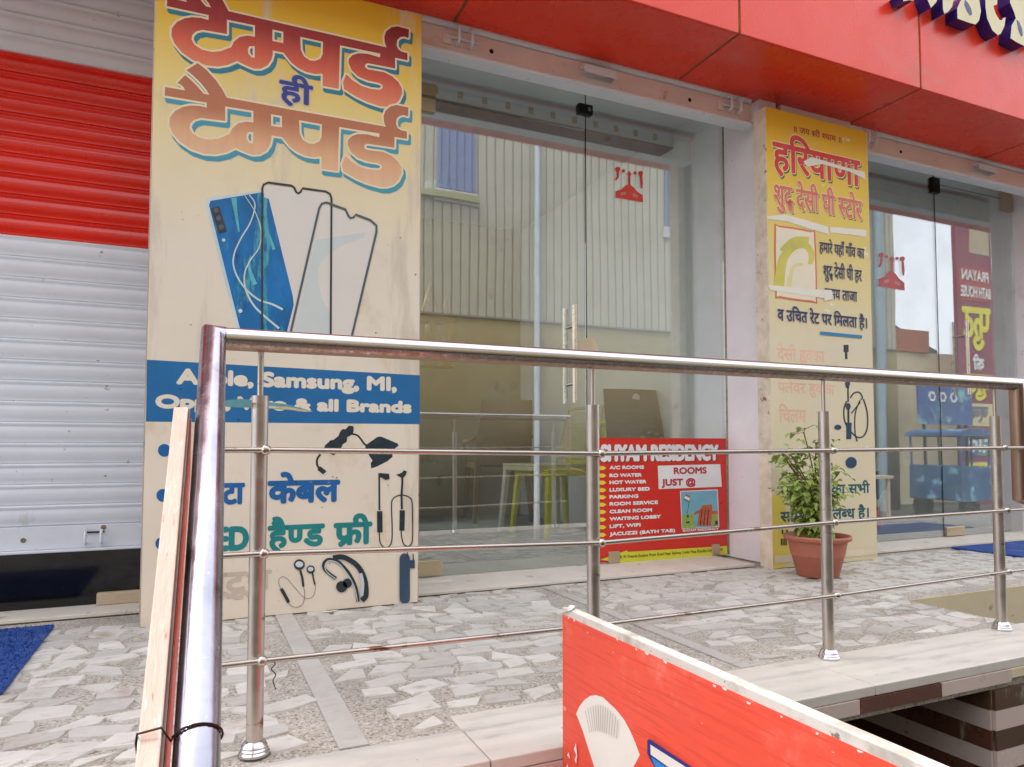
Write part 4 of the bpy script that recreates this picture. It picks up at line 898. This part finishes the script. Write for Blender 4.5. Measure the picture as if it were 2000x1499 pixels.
# ------------------------------------------------------------------ inside the left shop
def plastic_chair(x, y, rz, m, label, back='lattice', legm=None, name='plastic_chair', s=1.0, stickers=False, bh=.46):
    t = thing(name, label, 'chair', 'plastic chairs inside the shop')
    W_, D_, SH, BH = .42*s, .42*s, .44*s, bh*s
    seat = MB(); n = 8
    for i in range(1):
        seat.box((-W_/2,-D_/2,SH-.018),(W_/2,D_/2,SH))
    seat.box((-W_/2,-D_/2,SH-.055),(-W_/2+.014,D_/2,SH-.0185)); seat.box((W_/2-.014,-D_/2,SH-.055),(W_/2,D_/2,SH-.0185)); seat.box((-W_/2+.0145,-D_/2,SH-.055),(W_/2-.0145,-D_/2+.014,SH-.0185))
    seat.build('seat', m, t, bevel=.008)
    for sx in (-1, 1):
        for sy in (-1, 1):
            px, py = sx*(W_/2-.03), sy*(D_/2-.03); q = MB()
            tx, ty = sx*(W_/2+.01), sy*(D_/2+.015)
            q.add([(px-.027,py-.022,SH-.02),(px+.027,py-.022,SH-.02),(px+.027,py+.022,SH-.02),(px-.027,py+.022,SH-.02),(tx-.019,ty-.016,0),(tx+.019,ty-.016,0),(tx+.019,ty+.016,0),(tx-.019,ty+.016,0)],
                  [(0,1,2,3),(4,7,6,5),(0,4,5,1),(1,5,6,2),(2,6,7,3),(3,7,4,0)])
            q.build('leg', legm or m, t, bevel=.004)
    # curved back made of verticals and a top rail
    bk = MB(); yb = D_/2-.01; lean = .12
    def bp(u, v): return (u*(W_/2)*(1-.10*v*v), yb+lean*v*BH/.46+.03*(1-u*u)*(-1), SH+BH*v)
    N_ = 10
    if back == 'lattice':
        for i in range(-N_, N_+1):
            for sgn in (-1, 1):
                pts = []
                for k in range(9):
                    v = k/8; u = i/N_*1.0+sgn*v*.55
                    if -1 <= u <= 1: pts.append(bp(u, .08+v*.84))
                if len(pts) > 1: bk.tube(pts if len(pts) > 4 else pts+[], .0042, 5, False)
        for u in (-1, 1): bk.tube([bp(u, k/8) for k in range(9)], .014, 8)
        bk.tube([bp(-1+k/4, 1.0) for k in range(9)], .016, 8)
    else:
        vs = []; fs = []; nu, nv = 12, 10
        for side in (0, .016):
            for j in range(nv+1):
                for i in range(nu+1):
                    q = bp(-1+2*i/nu, j/nv); vs.append((q[0], q[1]+side, q[2]))
        o_ = (nu+1)*(nv+1)
        for j in range(nv):
            for i in range(nu):
                a = j*(nu+1)+i
                inner = 2 <= i < nu-2 and 2 <= j < nv-3
                if True: fs.append((a, a+1, a+nu+2, a+nu+1)); fs.append((o_+a, o_+a+nu+1, o_+a+nu+2, o_+a+1))
        for i in range(nu): a = nv*(nu+1)+i; fs.append((a, a+1, o_+a+1, o_+a))
        for j in range(nv):
            a = j*(nu+1); fs.append((a, a+nu+1, o_+a+nu+1, o_+a)); a += nu; fs.append((a, a+nu+1, o_+a+nu+1, o_+a))
        bk.add(vs, fs)
    bk.build('backrest', m, t, True)
    if back != 'lattice':
        mh = MB()
        for i in range(15):
            for j in range(11):
                u = -.62+i*.0886+(.044 if j % 2 else 0); v = .14+j*.06
                q = bp(u, v); mh.add([(q[0]-.006,q[1]-.003,q[2]),(q[0],q[1]-.003,q[2]-.009),(q[0]+.006,q[1]-.003,q[2]),(q[0],q[1]-.003,q[2]+.009)], [(0,1,2,3)])
        o2 = mh.build('mesh_hole', mat('mesh_pale', C(150,142,122), .6), t); o2['kind'] = 'stuff'
        # arms
        for sx in (-1, 1):
            MB().tube(smooth3([(sx*W_/2, yb+.04, SH+.24), (sx*(W_/2+.02), 0, SH+.20), (sx*(W_/2+.02), -D_/2+.03, SH+.18), (sx*(W_/2), -D_/2+.02, SH-.02)]), .018, 8).build('armrest', m, t, True)
    if stickers:
        q = bp(.1, .90); MB().lathe((q[0], q[1]-.002, q[2]), [(.0001,0),(.030,0),(.030,-.0015),(.0001,-.0015)], 20, 0, 'y').build('sticker', M['vinyl_white'], t)
    t.location = (x, y, 0); t.rotation_euler = (0, 0, rz); return t
brown = mat('brown_plastic', C(112,98,78), .45, var=.06); cream = mat('cream_plastic', C(224,214,170), .4, var=.05); yel = mat('yellow_plastic', C(236,228,16), .4, var=.05)
plastic_chair(2.885, 4.02, math.radians(-6), brown, 'dark brown plastic armchair with round white sticker behind the hotel poster', 'solid', stickers=True, s=1.12, bh=.56)
plastic_chair(2.62, 5.15, math.radians(-84), cream, 'cream plastic chair with lattice back nested over a yellow one', 'lattice', s=1.28, bh=.36, legm=mat('white_plastic', C(232,228,210), .4))
plastic_chair(2.66, 5.06, math.radians(-84), yel, 'yellow plastic chair nested under the cream lattice chair', 'lattice', s=1.20, bh=.30)
plastic_chair(2.66, 6.3, math.radians(170), mat('tan_plastic', C(150,122,70), .5), 'tan round-backed chair at the back of the shop', 'solid', s=1.25)
# ceiling fan
fan = thing('ceiling_fan', 'pale ceiling fan behind the top of the left glass door', 'ceiling fan')
fx, fy, fz = 1.62, 4.95, 2.62
MB().tube([(fx,fy,fz+.05),(fx,fy,3.0)], .012, 10).build('rod', M['ceiling'], fan, True)
MB().lathe((fx,fy,fz), [(.0001,-.05),(.06,-.05),(.10,-.03),(.11,0),(.10,.03),(.05,.05),(.0001,.055)], 24).build('motor', M['ceiling'], fan, True)
for k in range(3):
    a = k*2*PI/3+.5; c_, s_ = math.cos(a), math.sin(a)
    vs = []
    for r_, w_ in ((.10,.04),(.25,.06),(.6,.07)):
        for sg in (-1, 1): vs.append((fx+c_*r_-s_*w_*sg, fy+s_*r_+c_*w_*sg, fz+sg*.008)); 
    MB().add(vs+[(v[0],v[1],v[2]+.004) for v in vs], [(0,2,3,1),(2,4,5,3),(6,7,9,8),(8,9,11,10)]).build('blade', M['ceiling'], fan)
# little golden shrine on the wall
shr = thing('shrine', 'small golden temple-shaped shrine on the back wall inside the shop', 'shrine')
gold = mat('gilt', C(176,142,50), .4, .3, var=.2, scale=20)
sx0, sy0, sz0 = 2.02, 6.3, 1.45
MB().box((sx0-.22,sy0,sz0),(sx0+.22,sy0+.2,sz0+.05)).build('base', gold, shr)
for dx in (-.18,0,.18): MB().box((sx0+dx-.03,sy0+.02,sz0+.0505),(sx0+dx+.03,sy0+.18,sz0+.42)).build('column', gold, shr)
MB().box((sx0-.22,sy0,sz0+.4205),(sx0+.22,sy0+.2,sz0+.50)).build('lintel', gold, shr)
for dx, s_ in ((-.16,.6),(0,1.0),(.16,.6)): MB().lathe((sx0+dx,sy0+.1,sz0+.5005), [(.09*s_,0),(.085*s_,.06*s_),(.06*s_,.15*s_),(.03*s_,.24*s_),(.012*s_,.30*s_),(.0001,.36*s_)], 14).build('spire', gold, shr, True)
sw = box('switch_box', (1.35,6.775,1.50), (1.50,6.799,1.75), M['white_paint']); tag(sw, 'pale switch box on the back wall beside the golden shrine', 'switch box')
# poster scrap by second shop glass
ad = thing('advert_board', 'small blue and red advert board with white letter leaning inside the right glass', 'advert board')
MB().box((4.30,3.66,.10),(4.58,3.675,.62)).build('board', mat('ad_blue', C(36,60,120), .4), ad)
MB().box((4.30,3.6575,.52),(4.58,3.6595,.62)).build('top_band', M['vinyl_white'], ad); MB().box((4.30,3.6575,.10),(4.58,3.6595,.30)).build('bottom_band', mat('ad_red', C(200,40,48), .4), ad)
PA = Print('Y', 3.657, ad); PA.text('letter', M['vinyl_white'], 'M', (1700,1012), (1731,1006), (1700,960), r=.006)

# ------------------------------------------------------------------ across the street (seen mirrored in the glass)
OY = -5.0
wh_ = thing('warehouse', 'cream corrugated warehouse across the street mirrored in the glass doors', 'building')
corr = MB(); vs = []; fs = []; x = -8.0; prof = []
pitch = .175
while x < 15.95:
    prof += [(x,.03),(x+pitch*.80,.03),(x+pitch*.82,.0),(x+pitch*.98,.0)]; x += pitch
for zz_ in (3.1,7.4):
    for px_, dy in prof: vs.append((px_, OY+.02+dy, zz_))
n = len(prof)
for i in range(n-1): fs.append((i, i+1, n+i+1, n+i))
corr.add(vs, fs); corr.build('corrugated_wall', mat('corrugated_cream', C(176,171,154), .6, var=.05, scale=1, dirt=(C(170,160,135), .6, .2, 1.5, (1,1,.2))), wh_)
MB().box((-8,OY-6,-.85),(15.95,OY,7.4)).build('wall', mat('warehouse_core', C(170,160,130), .8), wh_)
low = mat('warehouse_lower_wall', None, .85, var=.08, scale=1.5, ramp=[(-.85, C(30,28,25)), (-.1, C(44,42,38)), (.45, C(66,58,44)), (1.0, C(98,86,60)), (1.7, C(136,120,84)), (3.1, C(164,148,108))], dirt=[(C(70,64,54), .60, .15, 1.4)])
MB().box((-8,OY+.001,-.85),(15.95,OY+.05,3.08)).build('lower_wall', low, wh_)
MB().box((-8,OY+.0,3.082),(15.95,OY+.09,3.12)).build('flashing', mat('flashing_grey', C(120,116,110), .6), wh_)
wb = mat('window_blue', C(110,124,172), .4, var=.1, stretch=(6,1,1)); wsl = mat('window_sill_pale', C(190,190,196), .6)
for (xa, xb, za, zb_) in ((3.95,4.70,5.40,6.55),(8.95,9.62,5.35,6.55),(13.2,13.9,5.35,6.55),(-1.0,-.3,5.4,6.55)):
    f = MB().box((xa-.05,OY+.07,za-.25),(xb+.05,OY+.10,za-.02)).build('window_sill', wsl, wh_)
    f = MB().box((xa,OY+.07,za),(xb,OY+.09,zb_)).build('window', wb, wh_)
    for k in range(5):
        xx = xa+(xb-xa)*(k+.5)/5; MB().tube([(xx,OY+.10,za),(xx,OY+.10,zb_)], .010, 6).build('bar', mat('bar_dark', C(80,86,120), .5), f)
MB().tube([(5.92,OY+.13,-.85),(5.92,OY+.13,7.4)], .055, 12).build('drain_pipe', mat('pipe_pale_blue', C(190,198,212), .5), wh_, True)
MB().tube([(15.2,OY+.18,-.85),(15.2,OY+.18,7.4)], .11, 12).build('drain_pipe', mat('pipe_blue_grey', C(140,160,172), .5), wh_, True)
MB().box((2.4,OY+.071,5.2),(4.75,OY+.18,5.32)).build('ledge', mat('ledge_olive', C(150,150,100), .7), wh_)
hs = thing('house', 'low cream house with brick-red parapet beyond the warehouse mirrored in the right glass', 'building')
MB().box((16.3,OY-5,-.85),(24,OY-1,3.3)).build('wall', M['cream_wall'], hs); MB().box((17.0,OY-1.2,3.302),(18.6,OY-.95,3.9)).build('parapet', mat('parapet_red', C(176,110,84), .8), hs)
MB().prism([(16.2,3.31),(20.5,3.31),(20.4,3.6),(18.2,4.4),(16.4,5.3)], OY-2.2, OY-2.0).build('roof', mat('roof_dark', C(44,50,54), .7), hs)
cz = thing('signboard', 'tall maroon and yellow banner across the street mirrored in the right glass', 'signboard')
MB().box((18.36,OY-.1,-.85),(19.9,OY,7.3)).build('panel', mat('banner_maroon', C(130,34,66), .5, var=.15, scale=1), cz)
PZ_y = OY
def bpoly(name, m, x0, x1, z0, z1, h=.01): return MB().box((x0,OY+.001,z0),(x1,OY+h,z1)).build(name, m, cz)
bpoly('picture_block', mat('ban_tan', C(170,150,120), .5, var=.1, scale=2), 18.9,19.8,5.9,7.2); bpoly('title_block', mat('ban_red', C(160,40,44), .5), 18.4,19.8,4.6,5.5)
bpoly('line_block', mat('ban_beige', C(206,190,140), .5), 18.45,19.85,1.25,1.85); bpoly('line_block', mat('ban_green', C(84,140,130), .5), 18.45,19.85,.45,1.1)
bpoly('line_block', mat('ban_blue', C(30,90,150), .5), 18.45,19.0,.45,1.1, .015); bpoly('line_block', mat('ban_violet', C(130,90,180), .5), 18.45,19.85,-.25,.3)
def btext(s, m, x0, x1, z0, z1, r=.02):
    V, T = compose(s); xa = min(p[0] for p in V); xb = max(p[0] for p in V); ya = min(p[1] for p in V); yb = max(p[1] for p in V); mb = MB()
    for i in range(9):
        du, dv = (r*math.cos(i*PI/4), r*math.sin(i*PI/4)) if i < 8 else (0, 0)
        mb.add([(x1-(p[0]-xa)/(xb-xa)*(x1-x0)+du, OY+.02+i*3e-4, z0+(p[1]-ya)/(yb-ya)*(z1-z0)+dv) for p in V], T)
    mb.build('lettering', m, cz)
by = mat('ban_yellow', C(220,210,40), .5); bwt = mat('ban_white', C(220,216,214), .5)
btext('PRAYAN', bwt, 18.55,19.7,5.15,5.42,.012); btext('BATH HOUSE', bwt, 18.5,19.75,4.70,4.98,.012)
btext('फुट', by, 18.55,19.7,3.3,4.4,.04); btext('की', bwt, 18.9,19.35,2.75,3.15,.02); btext('फुट', by, 18.55,19.7,1.95,2.6,.03)
btext('ज्ञा', mat('ban_slate', C(90,96,120), .5), 18.7,19.5,1.35,1.75,.02); btext('दाल', bwt, 18.5,19.6,.52,1.0,.02); btext('फल', by, 18.6,19.4,-.2,.25,.02)
bs = thing('signboard', 'blue sign on posts across the street mirrored in the right glass', 'signboard')
MB().box((16.3,OY+.3,1.25),(18.3,OY+.36,2.35)).build('panel', mat('blue_sign', C(40,76,140), .5, var=.35, scale=2, dirt=[(C(130,180,190), .52, .12, 1.6), (C(30,50,110), .6, .1, 3)]), bs)
for x in (16.5,18.1): MB().tube([(x,OY+.33,-.85),(x,OY+.33,1.249)], .04, 8).build('post', M['black_metal'], bs, True)
for k in range(3): MB().lathe((16.8+k*.4,OY+.362,1.95), [(.08,0),(.14,0),(.14,.01),(.08,.01)], 6, 0, 'y').build('hexagon', M['vinyl_white'], bs)
# parked blue three-wheeler
tw = thing('auto_rickshaw', 'blue three-wheeled rickshaw parked across the street mirrored in the right glass', 'rickshaw')
ox, oy = 14.6, OY+1.3; bb = mat('rickshaw_blue', C(36,80,126), .5, var=.4, scale=3, dirt=[(C(120,170,190), .55, .1, 3), (C(40,50,60), .60, .08, 5)]); bk_ = M['black_metal']
MB().prism([(ox,-.45),(ox+2.4,-.45),(ox+2.7,-.2),(ox+2.75,.15),(ox+2.5,.2),(ox+2.2,-.1),(ox+1.0,-.1),(ox+.95,.25),(ox,.3)], oy, oy+1.2).build('body', bb, tw, bevel=.03)
MB().prism([(ox-.05,.92),(ox+2.2,.92),(ox+2.35,.86),(ox+2.3,1.0),(ox+.3,1.08),(ox,1.02)], oy-.05, oy+1.25).build('canopy', bb, tw, bevel=.03)
for dx in (.05,1.0,2.15):
    for dy in (.03,1.17): MB().tube([(ox+dx,oy+dy,-.2),(ox+dx-.02,oy+dy,.92)], .025, 8).build('canopy_post', bb, tw, True)
MB().box((ox+.1,oy+.1,.0),(ox+.9,oy+1.1,.15)).build('seat', bk_, tw, bevel=.03)
for dx, dy in ((.35,.02),(.35,1.06),(2.3,.55)): MB().lathe((ox+dx,oy+dy,-.6), [(.0001,0),(.12,0),(.13,-.02),(.25,-.02),(.25,.12),(.13,.12),(.12,.1),(.0001,.1)], 20, 0, 'y').build('wheel', bk_, tw, True)

for k in range(13):
    yy = R.uniform(.55,1.49); zz_ = .306-R.uniform(0,.006); L_ = R.uniform(.003,.013)
    xk = BX-.0012-k*2e-5; MB().add([(xk,yy,zz_+.0012),(xk,yy-L_,zz_+.0012),(xk,yy-L_*.7,zz_-R.uniform(.001,.004)),(xk,yy-L_*.2,zz_-R.uniform(.001,.003))], [(0,1,2,3)]).build('chipped_spot', M['vinyl_white'], bd)
for (a, b, c) in (((70,900),(90,860),(110,950)), ((160,820),(185,740),(205,930)), ((170,960),(200,880),(190,1010)), ((60,1060),(80,1010),(95,1120))):
    PB.poly('scuff', M['vinyl_white'], zb(a, b, c))
PB.strokes('scratch', M['vinyl_white'], [(zb((2030,1080),(2060,1120),(2075,1300),(2090,1600)), (3,1))])
hc = thing('hand_cart', 'wooden hand cart heaped with cloth bundles across the street mirrored in the right glass', 'cart')
MB().box((11.6,-4.4,.02),(13.6,-3.3,.08)).build('deck', M['wood'], hc)
for x in (11.7,13.5):
    for y in (-4.35,-3.35): MB().box((x-.03,y-.03,-.85),(x+.03,y+.03,.019)).build('leg', M['wood'], hc)
for i in range(9):
    q = MB(); cx_, cy_, r_ = 11.8+i*.2, -3.9+R.uniform(-.2,.2), R.uniform(.14,.24)
    q.lathe((cx_,cy_,.08+r_*.7), [(.0001,-r_*.7),(r_*.8,-r_*.6),(r_,0),(r_*.8,r_*.5),(.0001,r_*.7)], 9); q.build('bundle', mat('bundle_%d' % (i%3), [C(150,120,80), C(90,110,130), C(180,170,150)][i%3], .9, var=.3, scale=8, bump=1, bscale=10), hc, True)

hw = MB().tube(smooth3([(.172,1.724,.214),(.178,1.716,.206),(.170,1.716,.196),(.180,1.718,.182),(.174,1.716,.170),(.180,1.717,.150)], 4), .0013, 5).build('wire_scrap', M['wire'], None, True); tag(hw, 'short twisted wire hanging from the lowest railing rod near the first post', 'wire')
